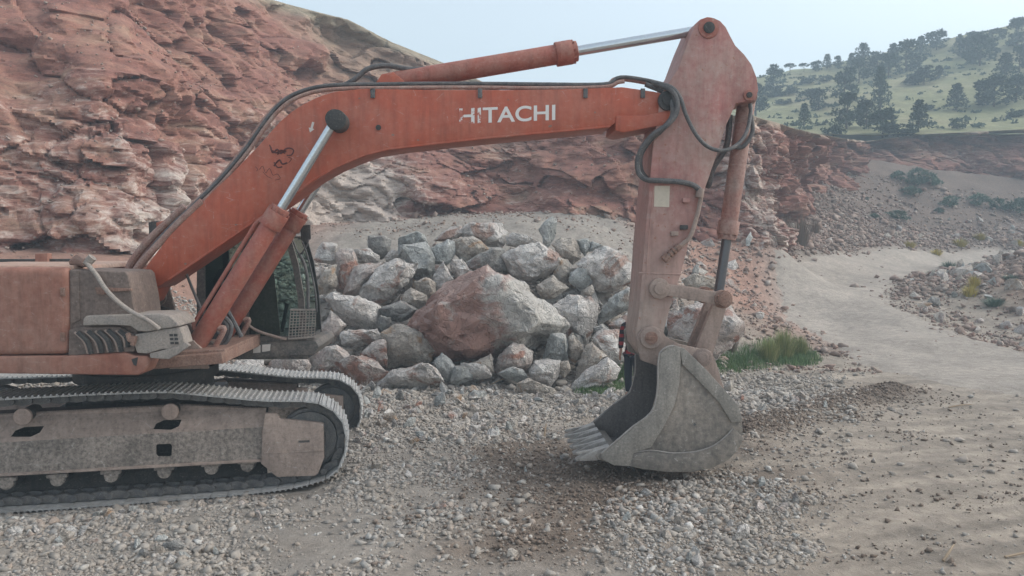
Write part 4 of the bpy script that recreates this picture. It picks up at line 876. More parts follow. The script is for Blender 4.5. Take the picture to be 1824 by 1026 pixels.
# boom cylinder pins
for nm, off in (('near', -.34), ('far', .72)):
    a = BP(598, 213, -.34); a = a + bn * (off + .34)
    MB().cyl(a, a + bn * .28, .128, 24).build('pin_boss', M['dusty'] if off > 0 else M['dark'], boom, bevel=.01)
def hyd(a, b_, tcol, rb, rr, barrel_mat, rod_mat, collar=.14, parent=ex, name='boom_cylinder', pipe=None):
    """a: barrel foot, b_: rod end, tcol: share of the way where the barrel ends"""
    a = np.asarray(a); b_ = np.asarray(b_); u = (b_ - a); L = np.linalg.norm(u); u /= L; c = a + u * L * tcol
    o = MB().cyl(a, c, rb, 28).build(name, barrel_mat, parent, bevel=.006)
    k = MB().cyl(c - u * .02, c + u * collar, rb * 1.22, 28)
    k.cyl(c + u * collar, c + u * (collar + .07), rb * 1.02, 24)
    k.build('gland', barrel_mat, o, bevel=.008)
    MB().cyl(c + u * collar, b_, rr, 24).build('rod', rod_mat, o)
    side = np.cross(u, bn); side /= np.linalg.norm(side)
    bt = MB()
    for q in np.linspace(0, 2 * math.pi, 8, endpoint=False):
        e = (math.cos(q) * bn + math.sin(q) * side) * rb * 1.1; bt.cyl(c + e + u * collar, c + e + u * (collar + .035), .016, 6)
    bt.build('gland_bolts', barrel_mat, o)
    return o, u, side
for off in (-.2, .86):
    foot = BP(343, 626, -.2) + bn * (off + .2); tip = BP(598, 213, -.2) + bn * (off + .2)
    o, u, sd_ = hyd(foot + (0, 0, 0), tip, .545, .118, .06, M['cyl'], M['chrome'], .19)
    pp = MB(); e = -sd_ if sd_[0] > 0 else sd_
    L = np.linalg.norm(tip - foot); pp.tube([foot + u * .25 + e * .12, foot + u * .3 + e * .165, foot + u * L * .52 + e * .165, foot + u * L * .555 + e * .13], .028, 8); pp.build('cylinder_pipe', M['cyl'], o)
    g = MB(); e2 = -e; g.tube([foot + u * .42 + e2 * .12, foot + u * .45 + e2 * .19, foot + u * .2 + e2 * .21, foot + u * .02 + e2 * .26], .035, 10, 4); g.build('feed_hose', M['pipe'], o)
    MB().cyl(foot - bn * .11, foot + bn * .11, .14, 24).build('foot_eye', M['dusty'], o, bevel=.01)
    MB().cyl(foot - bn * .13, foot + bn * .13, .075, 20).build('foot_pin', M['rust'], o, bevel=.008)
    MB().cyl(tip - bn * .10, tip + bn * .10, .115, 24).build('rod_eye', M['dark'], o, bevel=.008)
# arm cylinder on top
a = E(697, 147, .33); b_ = E(1258, 52, .33); o, u, sd_ = hyd(a, b_, .522, .131, .066, M['cyl'], M['chrome'], .20, name='arm_cylinder')
MB().prism(Ep([(660,160),(680,132),(700,128),(715,140),(735,160)], .12), bn * .08).prism(Ep([(660,160),(680,132),(700,128),(715,140),(735,160)], .46), bn * .08).build('cylinder_bracket', M['boom'], boom, bevel=.008)
MB().tube([E(600,158,.3), E(630,143,.3), E(655,123,.3), E(690,117,.3), E(740,124,.3), E(806,116,.33)], .035, 10, 6).build('cylinder_hose', M['hose'], o)
# --- pipes along the boom
def hose(name, pts, off, r, mat, n=10, sm=6, parent=None):
    offs = off if hasattr(off, '__len__') else [off] * len(pts)
    return MB().tube([BP(p[0], p[1], f) for p, f in zip(pts, offs)], r, n, sm).build(name, mat, parent or boom)
TOPL = [(236,486),(262,452),(300,408),(345,365),(395,316),(440,262),(468,222),(492,192),(520,170),(560,156),(610,151),(680,150),(760,149),(860,149),(960,150),(1075,150),(1100,139),(1120,138),(1152,143),(1182,150)]
hose('boom_pipe', TOPL, .10, .026, M['hose']); hose('boom_pipe', [(p[0] - 5, p[1] + 3) for p in TOPL], .32, .034, M['pipe']); hose('boom_pipe', [(p[0] + 3, p[1] + 7) for p in TOPL[:15]] + [(1075,155),(1100,147),(1112,145)], .05, .026, M['pipe'])
hose('boom_hose', [(230,500),(250,470),(285,432),(320,395),(360,358)], .02, .045, M['pipe'])
hose('boom_hose', [(222,495),(238,462),(268,425),(292,402),(330,368)], .2, .05, M['pipe'])
# hoses round the arm joint
hose('joint_hose', [(1160,146),(1195,155),(1212,175),(1222,205),(1240,240),(1262,262),(1290,268),(1315,256),(1331,232),(1337,200),(1336,185)], [.0,-.1,-.14,-.14,-.14,-.15,-.14,-.08,.0,.08,.1], .026, M['hose'])
hose('joint_hose', [(1165,148),(1195,160),(1206,180),(1203,205),(1185,225),(1163,240),(1145,262),(1136,285),(1138,308),(1152,320),(1180,322),(1210,324),(1235,330),(1250,342)], [.0,-.1,-.14,-.14,-.13,-.1,-.05,0,0,-.06,-.08,-.08,-.08,-.07], .036, M['hose'])
hose('joint_hose', [(1150,150),(1190,168),(1198,190),(1196,210),(1178,232),(1158,250),(1142,275),(1141,300),(1150,316),(1165,326)], [.1,.0,-.11,-.1,-.1,-.02,.06,.1,.1,.1], .034, M['hose'])
hose('joint_hose', [(1210,318),(1255,325),(1262,330),(1270,300),(1292,265),(1298,235),(1300,205)], [.5,.5,.45,.4,.36,.34,.34], .04, M['hose'])
# --- stick
SO = [(1236,51),(1240,41),(1248,34),(1260,30),(1272,32),(1283,37),(1293,48),(1302,66),(1310,81),(1326,97),(1339,115),(1348,138),(1351,161),(1345,178),(1326,181),(1311,184),(1302,205),(1293,224),(1283,257),(1263,316),(1257,332),(1247,365),(1226,435),(1212,491),(1197,535),(1182,592),(1181,612),(1170,640),(1152,640),(1136,618),(1133,590),(1138,560),(1143,500),(1148,430),(1157,333),(1163,262),(1165,240),(1172,215),(1174,190),(1180,165),(1191,148),(1208,122),(1224,79)]
stick = MB().prism(Ep(SO, -.02), bn * .70).build('stick', M['stick'], ex, bevel=.012)
# stiffening plate edge on the stick side
edge = MB()
for l in [[(1157,333),(1148,430),(1143,500),(1138,560)]]: edge.tube(Ep([(x + 7, y) for x, y in l], -.022), .008, 6)
edge.tube(Ep([(1138,486),(1165,487),(1213,489)], -.022), .008, 6); edge.build('edge_weld', M['stick'], stick)
def boss(px, py, off, r, nm='pin_boss', mat='dusty', parent=stick, L=.06, rp=None):
    p = E(px, py, off); o = MB().cyl(p, p - bn * L, r, 28).build(nm, M[mat], parent, bevel=.01)
    q = MB().cyl(p - bn * L, p - bn * (L + .02), rp or r * .55, 20).build('pin', M['rust'] if mat == 'dusty' else M['dark'], o, bevel=.005); return o
boss(1188, 180, -.02, .125, mat='dark', L=.05); boss(1262, 50, -.02, .135, mat='cyl', L=.02); boss(1333, 170, -.02, .07, mat='cyl', L=.03)
MB().prism(Ep([(1166,331),(1193,331),(1192,369),(1165,368)], -.022), -bn * .002).build('cream_sticker', M['sticker'], stick, smooth=False)
for px, py, c_ in [(1222,357,'stick'), (1218,405,'dark'), (1201,416,'dusty')]:
    MB().box(E(px, py, -.05), BP.u * .05, bn * .03, (0, 0, .03)).build('pipe_lug', M[c_], stick, bevel=.01)
hose('stick_pipe', [(1250,342),(1247,360),(1240,390),(1230,420),(1218,433),(1203,444),(1187,461)], -.07, .03, M['dusty'], parent=stick)
MB().cyl(E(1248,336,-.07), E(1245,352,-.07), .052, 14).build('hose_fitting', M['dusty'], stick, bevel=.006)
mbx = MB()
for t0, t1, rr in [(0,.22,.045),(.3,.42,.052),(.5,.62,.05),(.72,1,.058)]:
    A_ = E(1211,438,-.07); B_ = E(1182,463,-.07); mbx.cyl(A_ + (B_ - A_) * t0, A_ + (B_ - A_) * t1, rr, 10)
mbx.build('hose_fitting', M['rust'], stick)
# --- bucket cylinder, links
a = E(1331, 172, .33); b_ = E(1279, 530, .33); o, u, sd_ = hyd(a, b_, .622, .118, .066, M['cylp'], M['rodd'], .17, name='bucket_cylinder')
MB().tube([E(1338,205,.18), E(1340,235,.18), E(1325,260,.17), E(1306,262,.2)], .03, 10, 5).build('feed_hose', M['hose'], o)
MB().cyl(E(1331,172,.15), E(1331,172,.5), .13, 24).build('foot_eye', M['cylp'], o, bevel=.01)
PL = E(1288, 533, -.02)
for off in (-.09, .70):
    g = MB(); p0 = E(1175,514,-.09) + bn * (off + .09); p1 = E(1288,533,-.09) + bn * (off + .09); uu = (p1 - p0) / np.linalg.norm(p1 - p0); ss = np.cross(uu, bn)
    g.prism([p0 + ss * .075, p1 + ss * .085, p1 - ss * .085, p0 - ss * .075], bn * .055)
    lk = g.build('guide_link', M['dusty'], ex, bevel=.012)
    g = MB().cyl(p0 - bn * .01, p0 + bn * .07, .135, 26).build('link_eye', M['dusty'], lk, bevel=.01); MB().cyl(p0 - bn * .04, p0, .08, 20).build('pin', M['dusty'], lk, bevel=.008)
    g = MB().cyl(p1 - bn * .03, p1 + bn * .08, .12, 26).build('link_eye', M['rust'], lk, bevel=.01)
    MB().cyl(p1 - bn * .10, p1 - bn * .02, .105, 6).build('pin_nut', M['rust'], lk, bevel=.012)
p1 = E(1286,535,.12); p2 = E(1251,636,.12); g = MB()
uu = (p2 - p1) / np.linalg.norm(p2 - p1); ss = np.cross(uu, bn)
bl = MB().prism([p1 + ss * .09, p2 + ss * .13, p2 - ss * .13, p1 - ss * .09], bn * .10).prism([p1 + bn * .32 + ss * .09, p2 + bn * .32 + ss * .13, p2 + bn * .32 - ss * .13, p1 + bn * .32 - ss * .09], bn * .10)
bl.box((p1 + p2) / 2 + bn * .21, uu * .22, bn * .115, ss * .03); bl = bl.build('bucket_link', M['dusty'], ex, bevel=.012)
# --- bucket
BOFF = -.345; BW = 1.36
NP = [(1202,616),(1190,618),(1176,628),(1173,654),(1172,695),(1161,735),(1128,761),(1098,787),(1071,808),(1069,815),(1091,826),(1143,832),(1184,837),(1232,837),(1269,830),(1298,815),(1314,798),(1321,784),(1323,768),(1322,750),(1315,724),(1295,702),(1254,658),(1217,621)]
bk = MB().prism(Ep(NP, BOFF), bn * .045)
bucket = bk.build('bucket', M['bucket'], ex, bevel=.008)
MB().prism([p + bn * (BW - .045) for p in Ep(NP, BOFF)], bn * .045).build('side_plate', M['bucketin'], bucket, bevel=.008)
SHL = [(1069,815),(1091,826),(1143,832),(1184,837),(1232,837),(1269,830),(1298,815),(1314,798),(1321,784),(1323,768),(1322,750),(1315,724),(1295,702),(1254,658),(1217,621)]
outer = Ep(SHL, BOFF); cen = np.mean(outer, 0)
inner = []
for i, p in enumerate(outer):
    t = outer[min(i + 1, len(outer) - 1)] - outer[max(i - 1, 0)]; t /= np.linalg.norm(t); nn = np.cross(t, bn); nn *= np.sign(np.dot(cen - p, nn)); inner.append(p + nn * .035)
sh = MB().prism([p + bn * .045 for p in outer + inner[::-1]], bn * (BW - .09)); sh.build('shell', M['bucketin'], bucket, smooth=True, sharp=50)
# raised cutter plate and wrapper plate on the near side
MB().prism(Ep([(1202,615),(1189,617),(1175,628),(1172,654),(1171,695),(1160,734),(1127,760),(1097,786),(1070,807),(1068,815),(1092,827),(1120,829),(1128,805),(1158,795),(1180,760),(1200,720),(1209,680),(1211,640),(1210,618)], BOFF - .002), -bn * .05).build('side_cutter', M['cutter'], bucket, bevel=.01)
MB().prism(Ep([(1128,806),(1160,802),(1200,807),(1240,804),(1272,793),(1296,774),(1306,762),(1322,778),(1320,788),(1313,800),(1297,817),(1268,832),(1232,839),(1184,839),(1143,834),(1120,829)], BOFF - .002), -bn * .038).build('wrapper_plate', M['bucket'], bucket, bevel=.008)
MB().prism(Ep([(1210,618),(1218,620),(1256,657),(1296,701),(1315,724),(1322,750),(1302,752),(1280,716),(1240,674),(1214,648)], BOFF - .002), -bn * .028).build('corner_plate', M['cutter'], bucket, bevel=.006)
MB().tube(Ep([(1201,616),(1189,618),(1176,628),(1172,654),(1171,695),(1160,734),(1127,760),(1097,786),(1070,808)], BOFF - .048), .013, 6, 3).build('worn_rim_highlight', M['tooth'], bucket)  # light steel tube added as edge highlight along the worn cutter rim
MB().tube([p + bn * (BW - .02) for p in Ep([(1190,618),(1176,628),(1172,654),(1171,695),(1160,734),(1127,760),(1097,786),(1070,808)], BOFF)], .014, 6, 3).build('worn_rim_highlight', M['tooth'], bucket)  # second highlight tube, brightens the worn edge of the far side plate
MB().tube(Ep([(1128,806),(1160,802),(1200,807),(1240,804),(1272,793),(1296,774),(1306,762)], BOFF - .04), .009, 6, 3).build('weld_bead', M['tooth'], bucket)
MB().cyl(E(1237,756,BOFF - .002), E(1237,756,BOFF - .004), .017, 14).build('drain_hole', M['hose'], bucket)
MB().prism(Ep([(1114,814),(1141,818),(1142,822),(1114,820)], BOFF - .03), -bn * .02).build('wear_block', M['bucket'], bucket, bevel=.004)
# ears
EAR = [(1131,600),(1134,622),(1139,640),(1174,652),(1202,660),(1250,690),(1289,702),(1272,645),(1264,625),(1240,619),(1205,611),(1183,598),(1176,586),(1160,579),(1142,584)]
for off in (-.10, .70): MB().prism(Ep(EAR, 0) if False else [p + bn * off for p in Ep(EAR, 0)], bn * .06).build('hinge_ear', M['bucket'] if off > 0 else M['dusty'], bucket, bevel=.01)
MB().cyl(E(1160,602,-.10), E(1160,602,-.17), .14, 28).build('hinge_boss', M['dusty'], bucket, bevel=.01); MB().cyl(E(1160,602,-.17), E(1160,602,-.20), .085, 20).box(E(1160,602,-.205), BP.u * .07, bn * .012, (0, 0, .02)).build('hinge_pin', M['rust'], bucket, bevel=.004)
MB().cyl(E(1252,637,-.10), E(1252,637,-.15), .12, 28).build('hinge_boss', M['dusty'], bucket, bevel=.01); MB().cyl(E(1252,637,-.15), E(1252,637,-.18), .075, 20).build('hinge_pin', M['dusty'], bucket, bevel=.006)
MB().cyl(E(1160,602,-.08), E(1160,602,.75), .07, 20).cyl(E(1252,637,-.08), E(1252,637,.75), .07, 20).build('hinge_pin', M['rust'], bucket)
# lip and five teeth
L0 = E(1071,811,BOFF); 
MB().prism([E(1071,806,BOFF), E(1060,812,BOFF), E(1064,818,BOFF), E(1095,828,BOFF), E(1110,812,BOFF)], bn * BW).build('cutting_lip', M['bucket'], bucket, bevel=.008)
tdir = E(1020,817,BOFF) - E(1073,806,BOFF); tdir /= np.linalg.norm(tdir); tup = np.cross(bn, tdir); tup *= np.sign(tup[2]); 
for k in range(5):
    c = E(1075,809,BOFF) + bn * (.09 + k * (BW - .18) / 4); v = []
    L_ = .36; 
    for (t, hw, hh) in [(-.10, .075, .075), (.10, .072, .065), (L_ * .55, .058, .048), (L_, .05, .014)]:
        for (i, j) in ((-1, -1), (1, -1), (1, 1), (-1, 1)): v.append(c + tdir * t + bn * i * hw + tup * j * hh - tup * (.02 * t / L_))
    f = [(3, 2, 1, 0), (12, 13, 14, 15)]
    for q in range(3):
        for e in range(4): f.append((q * 4 + e, q * 4 + (e + 1) % 4, q * 4 + 4 + (e + 1) % 4, q * 4 + 4 + e))
    MB().add(v, f).box(c + tdir * .17 + tup * .052, tdir * .17, bn * .018, tup * .02).build('tooth', M['tooth'], bucket, bevel=.008)
# --- lettering
fc = bpy.data.curves.new('lettering', 'FONT'); fc.body = 'HITACHI'; fc.extrude = 0; fc.offset = .018; fc.space_character = 1.02
to = bpy.data.objects.new('tmp', fc); col.objects.link(to); bpy.context.view_layer.update()
tm = bpy.data.meshes.new_from_object(to.evaluated_get(bpy.context.evaluated_depsgraph_get())); bpy.data.objects.remove(to); bpy.data.curves.remove(fc)
tv = np.array([v.co[:] for v in tm.vertices]); tv[:, 0] = (tv[:, 0] - tv[:, 0].min()) / np.ptp(tv[:, 0]); tv[:, 1] = (tv[:, 1] - tv[:, 1].min()) / np.ptp(tv[:, 1])
bl_, br, tl = E(818,221,-.003), E(989,214,-.003), E(818,193,-.003)
W_ = bl_ + tv[:, :1] * (br - bl_) + tv[:, 1:2] * (tl - bl_)
lt = mesh_np('lettering', W_, [tuple(p.vertices) for p in tm.polygons], M['letter'], boom); bpy.data.meshes.remove(tm)
MB().prism(Ep([(556,217),(560,218),(557,229),(560,230),(552,236),(550,227),(553,228)], -.002), -bn * .001).build('arrow_decal', M['white'], boom, smooth=False)
# black drawn strokes on the lower boom
st = MB()
for l, r in [([(482,262),(486,272),(494,266),(500,274),(508,266),(516,264),(523,268),(519,276),(511,277)], .011), ([(484,268),(492,272),(500,268),(510,270)], .012), ([(488,296),(492,290),(498,285),(503,292),(512,290)], .011), ([(488,289),(494,298),(503,297)], .009), ([(480,258),(484,266)], .008),
             ([(462,302),(468,296),(473,308),(480,300),(486,312),(494,310),(499,318),(490,321)], .0035), ([(455,297),(459,302),(456,305)], .003), ([(513,280),(519,283),(514,290)], .004), ([(468,306),(476,314),(484,318)], .003), ([(494,275),(501,271),(508,273)], .009)]:
    st.tube(Ep(l, 0.), r, 4, 4)
st.build('painted_mark', M['ink'], boom)
# --- upper structure
U = -.95   # near side of the body
house = MB()
# engine side door and counterweight part, rounded upper edge
prof = [(0, 635), (0, 492), (0, 482), (0, 477)]
def bodybox(name, pts, off, depth, mat, bev=.03, parent=ex, seg=3, holes=()):
    return MB().prism(Ep(pts, off), bn * depth, [Ep(h, off) for h in holes]).build(name, M[mat], parent, bevel=bev, seg=seg)
bodybox('engine_cover', [(-150,476),(120,476),(121,632),(-150,637)], U, 2.6, 'body', .10, seg=5)
bodybox('top_cover', [(-150,473),(129,473),(133,482),(-150,482)], U + .12, 2.3, 'bodytop', .02)
_ec = [o for o in col.objects if o.name.startswith('engine_cover')][-1]
for _x, _y in ((112, 520), (112, 600)): MB().box(E(_x, _y, U - .01), BP.u * .025, bn * .012, (0, 0, .05)).build('latch', M['rust'], _ec, bevel=.005)
pump = bodybox('pump_door', [(123,480),(222,484),(228,490),(236,530),(246,600),(148,600),(123,600)], U + .06, .75, 'grey', .02)
MB().prism(Ep([(124,482),(140,482),(143,570),(125,578)], U + .045), bn * .02).build('door_edge', M['grey'], pump, bevel=.01)
MB().prism(Ep([(169,512),(233,514),(233,518),(190,520),(185,525),(172,524)], U + .03), -bn * -.05).build('door_handle', M['rust'], pump, bevel=.006)
skirt = bodybox('side_skirt', [(-150,636),(120,634),(222,628),(240,634),(262,634),(266,646),(258,664),(245,669),(-150,664)], U - .02, .30, 'body', .035)
MB().prism(Ep([(234,640),(246,636),(243,652),(238,650)], U - .023), -bn * .002).build('torn_hole', M['dark'], skirt, smooth=False)
bodybox('swing_frame', [(-150,640),(250,640),(395,628),(398,648),(250,660),(-150,662)], U + .3, 2.2, 'rust', .02)
# louvre panel: dark recess, frame and five slats
lou = bodybox('louvre_panel', [(123,588),(135,583),(212,582),(238,596),(240,626),(122,633)], U + .01, .05, 'grey', .008)
LS_ = [(133,592,157,630),(152,590,176,628),(170,590,193,627),(187,588,211,626),(207,589,223,618)]
for x0, y0, x1, y1 in LS_:
    P_ = catmull([E(x0, y0, U - .01), E((x0 + x1) / 2 + 5, (y0 + y1) / 2 - 2, U - .02), E(x1, y1, U - .01)], 5)
    MB().tube(P_, .016, 6).build('slat', M['dusty'], lou); 
    m_ = MB(); m_.tube([p + BP.u * .035 for p in P_], .028, 6).build('slat_gap', M['dark'], lou)
hood = bodybox('side_hood', [(148,568),(152,563),(210,561),(285,559),(302,562),(317,577),(318,582),(290,586),(262,591),(245,590),(232,581),(200,579),(147,580)], U - .05, .55, 'hood', .02)
lamp = bodybox('crushed_guard', [(240,596),(262,592),(292,586),(320,583),(326,598),(330,612),(318,622),(290,622),(262,630),(244,629),(238,612)], U - .02, .25, 'hood', .015)
bodybox('bent_flap', [(266,630),(318,617),(330,610),(338,616),(318,630),(300,640),(268,638)], U - .04, .06, 'hood', .008, parent=lamp)
for j in range(3):
    for i in range(2): MB().box(E(305 + i * 8 + j, 597 + j * 7, U - .022), BP.u * .02, bn * .003, (0, 0, .014)).build('vent_slot', M['dark'], lamp, smooth=False)
MB().tube([E(228,594,U-.03), E(232,606,U-.05), E(240,600,U-.04), E(236,615,U-.05)], .03, 8, 4).build('torn_wiring', M['rust'], lamp)
hose('hand_rail', [(154,468),(172,490),(186,512),(205,533),(232,554),(262,570),(284,586)], [U+.1,U+.02,U-.05,U-.1,U-.12,U-.12,U-.08], .026, M['hood'], parent=hood)
MB().tube([E(130,468,U+.4), E(145,464,U+.3), E(154,468,U+.1)], [.05,.09,.05], 10, 4).build('filler_cap', M['rust'], pump)
MB().cyl(E(154,470,U+.12), E(165,458,U+.12), .05, 12).build('rag', M['hood'], pump)
# far side rail box and orange post
bodybox('far_rail', [(-150,462),(130,461),(130,472),(-150,473)], 1.0, .1, 'dark', .01)
bodybox('rail_post', [(62,452),(84,451),(85,476),(62,476)], .95, .12, 'body', .01)
bodybox('tool_box', [(150,470),(232,468),(236,500),(150,500)], .9, .6, 'rust', .03)
# boom foot brackets and pin
for off in (-.10, .72): 
    bb = bodybox('boom_bracket', [(225,560),(214,520),(222,500),(236,494),(250,499),(260,512),(274,560)], 0, .001, 'grey', 0) if False else MB().prism([p + bn * off for p in Ep([(222,575),(214,530),(220,505),(236,494),(250,499),(260,516),(276,575)])], bn * .05).build('boom_bracket', M['grey'], ex, bevel=.012)
    q = E(239,535) + bn * off; MB().cyl(q, q - bn * .06, .13, 26).build('foot_boss', M['grey'], bb, bevel=.01); MB().cyl(q - bn * .06, q - bn * .08, .07, 20).build('foot_pin', M['rust'], bb, bevel=.005)
MB().prism(Ep([(255,505),(262,472),(285,455),(300,480),(276,514),(262,540),(240,550),(228,530)], .06), bn * .54).build('boom_foot', M['boom'], boom, bevel=.02)
# deck between foot and cylinder feet: valves, hoses, web plates
bodybox('deck_web', [(270,560),(320,560),(360,600),(395,620),(395,648),(270,640)], -.02, .06, 'grey', .01); bodybox('deck_web', [(270,540),(330,560),(400,600),(395,648),(270,640)], .66, .06, 'dark', .01)
bodybox('deck_plate', [(256,635),(300,628),(400,622),(400,632),(300,642),(256,650)], -.55, 2.0, 'rust', .015)
for x, y in [(330,628),(400,612)]: pass
MB().tube([E(398,500,.2), E(400,540,.2), E(420,580,.1), E(430,600,.1)], .03, 8, 4).tube([E(372,560,.3), E(400,575,.2), E(404,600,.15), E(380,622,.05)], .03, 8, 4).tube([E(395,560,-.05), E(412,580,-.05), E(405,606,-.05), E(388,620,-.05)], .03, 8, 4).tube([E(325,470,.4),E(345,520,.4),E(362,560,.35)], .02, 8, 4).build('deck_hoses', M['hose'], ex)
for off in (-.36, .70):
    q = BP(343, 626, -.2) + bn * (off + .2 + .02)
    MB().prism([q + BP.u * a_ + np.array([0, 0, b__]) for a_, b__ in [(-.24, -.2), (-.18, .05), (-.08, .15), (.06, .16), (.16, .05), (.24, -.2)]], bn * .06).build('cylinder_bracket', M['dusty'], ex, bevel=.012)
# turntable and undercarriage centre
tc = np.array([-5.25, 10.85, 0.])
MB().cyl(tc + (0, 0, .85), tc + (0, 0, 1.55), .88, 48).cyl(tc + (0, 0, 1.15), tc + (0, 0, 1.3), .95, 48).build('turntable', M['dark'], ex, bevel=.01)
tu, tn_ = TP.u, TP.n
MB().box(tc + (0, .1, .74), tu * .95, tn_ * .62, (0, 0, .16)).box(tc + (0, .1, .60), tu * 1.3, tn_ * .9, (0, 0, .10)).build('centre_frame', M['dark'], ex, bevel=.02)
# --- cab on the far side
CO = [(352,640),(350,520),(352,425),(365,413),(505,413),(518,425),(531,470),(541,530),(546,600),(548,640)]
H1 = [(366,600),(364,430),(372,424),(430,424),(430,600)]; H2 = [(443,600),(443,424),(500,424),(509,432),(521,474),(530,530),(534,598)]
cab = MB().prism(Ep(CO, .98), bn * .05, [Ep(H1, .98), Ep(H2, .98)]).build('cab', M['cab'], ex, smooth=False)
MB().prism([p + bn * 1.05 for p in Ep(CO, .98)], bn * .05, [[p + bn * 1.05 for p in Ep(H, .98)] for H in (H1, H2)]).build('far_side_frame', M['dark'], cab, smooth=False)
MB().prism(Ep([(350,424),(352,414),(365,407),(505,407),(520,420),(516,424)], .96), bn * 1.14).build('cab_roof', M['cab'], cab, bevel=.03)
for H in (H1, H2):
    for off in (1.0, 2.05): MB().prism([p + bn * (off - 1.0) for p in Ep(H, 1.0)], bn * .006).build('window_pane', M['glass'], cab, smooth=False)
MB().prism(Ep([(443,600),(443,486),(488,486),(500,600)], 1.02), bn * .02).build('door_panel', M['grey'], cab, smooth=False)
MB().prism(Ep([(350,640),(350,600),(546,600),(548,640)], 1.03), bn * 1.0).build('cab_base', M['dark'], cab, bevel=.01)
MB().prism(Ep([(352,600),(352,425),(356,425),(356,600)], 1.03), bn * 1.0).build('rear_panel', M['dark'], cab, bevel=.004)
fr_ = [E(x, y, 1.03) for x, y in [(518,426),(531,470),(541,530),(546,600)]]
v = fr_ + [p + bn * 1.0 for p in fr_]; MB().add(v, [(0, 1, 5, 4), (1, 2, 6, 5), (2, 3, 7, 6)]).build('windscreen', M['glass'], cab, smooth=True)
MB().prism(Ep([(385,600),(388,570),(440,566),(446,600)], 1.3), bn * .5).prism(Ep([(384,575),(378,500),(388,478),(400,480),(408,566)], 1.32), bn * .46).build('operator_seat', M['seat'], cab, bevel=.04)
MB().tube([E(486,600,1.4), E(490,560,1.4), E(484,550,1.4)], .02, 8).box(E(484,548,1.4), BP.u * .04, bn * .03, (0, 0, .06)).tube([E(500,600,1.6), E(512,540,1.6)], .03, 8).build('control_levers', M['dark'], cab)
bodybox('cab_platform', [(408,612),(562,607),(568,618),(560,632),(405,641)], .93, 1.25, 'cab', .015, parent=cab)
MB().prism(Ep([(451,615),(464,615),(464,628),(451,629)], .925), -bn * .002).prism(Ep([(467,614),(482,613),(481,625),(467,627)], .925), -bn * .002).build('platform_sticker', M['white'], cab, smooth=False)
MB().tube([E(426,560,.9), E(452,586,.9), E(492,600,.9), E(510,604,.9)], .02, 8, 4).build('hand_rail', M['dusty'], cab)
# front step basket of wire mesh
wb = MB()
bx = [(518,552),(563,552),(560,600),(514,604)]
def Bq(u_, v_, o_): 
    a_ = (1 - u_) * (1 - v_); return E(sum(p[0] * w_ for p, w_ in zip(bx, (a_, u_ * (1 - v_), u_ * v_, (1 - u_) * v_))), sum(p[1] * w_ for p, w_ in zip(bx, (a_, u_ * (1 - v_), u_ * v_, (1 - u_) * v_))), o_)
for k in np.linspace(0, 1, 9): wb.tube([Bq(k, 0, .9), Bq(k, 1, .9)], .006, 4)
for k in np.linspace(0, 1, 11): wb.tube([Bq(0, k, .9), Bq(1, k, .9)], .006, 4)
for k in np.linspace(0, 1, 9): wb.tube([Bq(1, 0, .9 + k * .35), Bq(1, 1, .9 + k * .35)], .006, 4)
for k in np.linspace(0, 1, 11): wb.tube([Bq(1, k, .9), Bq(1, k, 1.25)], .006, 4)
wb.tube([Bq(0, 0, .9), Bq(1, 0, .9), Bq(1, 0, 1.25), Bq(0, 0, 1.25), Bq(0, 0, .9)], .016, 6).tube([Bq(0, 1, .9), Bq(1, 1, .9), Bq(1, 1, 1.25), Bq(0, 1, 1.25)], .016, 6)
wb.build('step_basket', M['hood'], cab)
MB().tube([E(533,452,.9), E(542,470,.9), E(548,500,.9), E(549,550,.9)], .022, 8, 4).tube([E(538,430,.85), E(546,450,.85), E(556,490,.85), E(563,530,.85), E(564,556,.9)], .013, 8, 4).tube([E(520,425,.98), E(533,452,.9), E(545,440,.85), E(550,425,.85)], .012, 8, 4).build('mirror_arm', M['hose'], cab)
MB().prism(Ep([(534,402),(552,400),(553,425),(545,432),(536,428)], .84), bn * .05).build('side_mirror', M['dark'], cab, bevel=.01)
MB().prism(Ep([(264,396),(281,393),(283,428),(266,432)], 1.5), bn * .08).build('rear_mirror', M['dark'], ex, bevel=.01)
MB().prism(Ep([(277,396),(298,391),(318,399),(306,414),(288,416),(278,408)], .5), bn * .2).build('valve_cover', M['boom'], ex, bevel=.02)

# --- crawler tracks
def track_local(px, py):     # pixel on the outer track plane -> (s, z)
    p = TP(px, py, 0); return float(np.dot(p - TP.p, TP.u)), float(p[2])
loop = [(-60,716),(0,713),(70,709),(145,705),(220,702),(289,700),(326,702),(400,709),(470,715),(530,716),(562,719),(582,727),(600,741),(611,760),(615,785),(612,808),(602,832),(585,848),(560,858),(506,870),(400,882),(260,893),(130,903),(0,911),(-60,916)]
L2 = [track_local(*q) for q in loop]
sl, zt_ = L2[0]; sb, zb_ = L2[-1]; sc_ = sl - 1.05; rz = (zt_ - zb_) / 2; zc = (zt_ + zb_) / 2
L2 = L2 + [(sb - .6, zb_), (sc_, zb_)] + [(sc_ - rz * math.sin(a_), zc - rz * math.cos(a_)) for a_ in np.linspace(.4, math.pi - .4, 7)] + [(sc_, zt_), (sl - .5, zt_)]
L2 = np.array(L2 + [L2[0]]); L2c = np.array(catmull([np.array(p) for p in L2], 8)); dd = np.r_[0, np.cumsum(np.linalg.norm(np.diff(L2c, axis=0), axis=1))]
TL = dd[-1]; NSH = int(round(TL / .205)); pitch = TL / NSH
cen2 = L2c.mean(0)
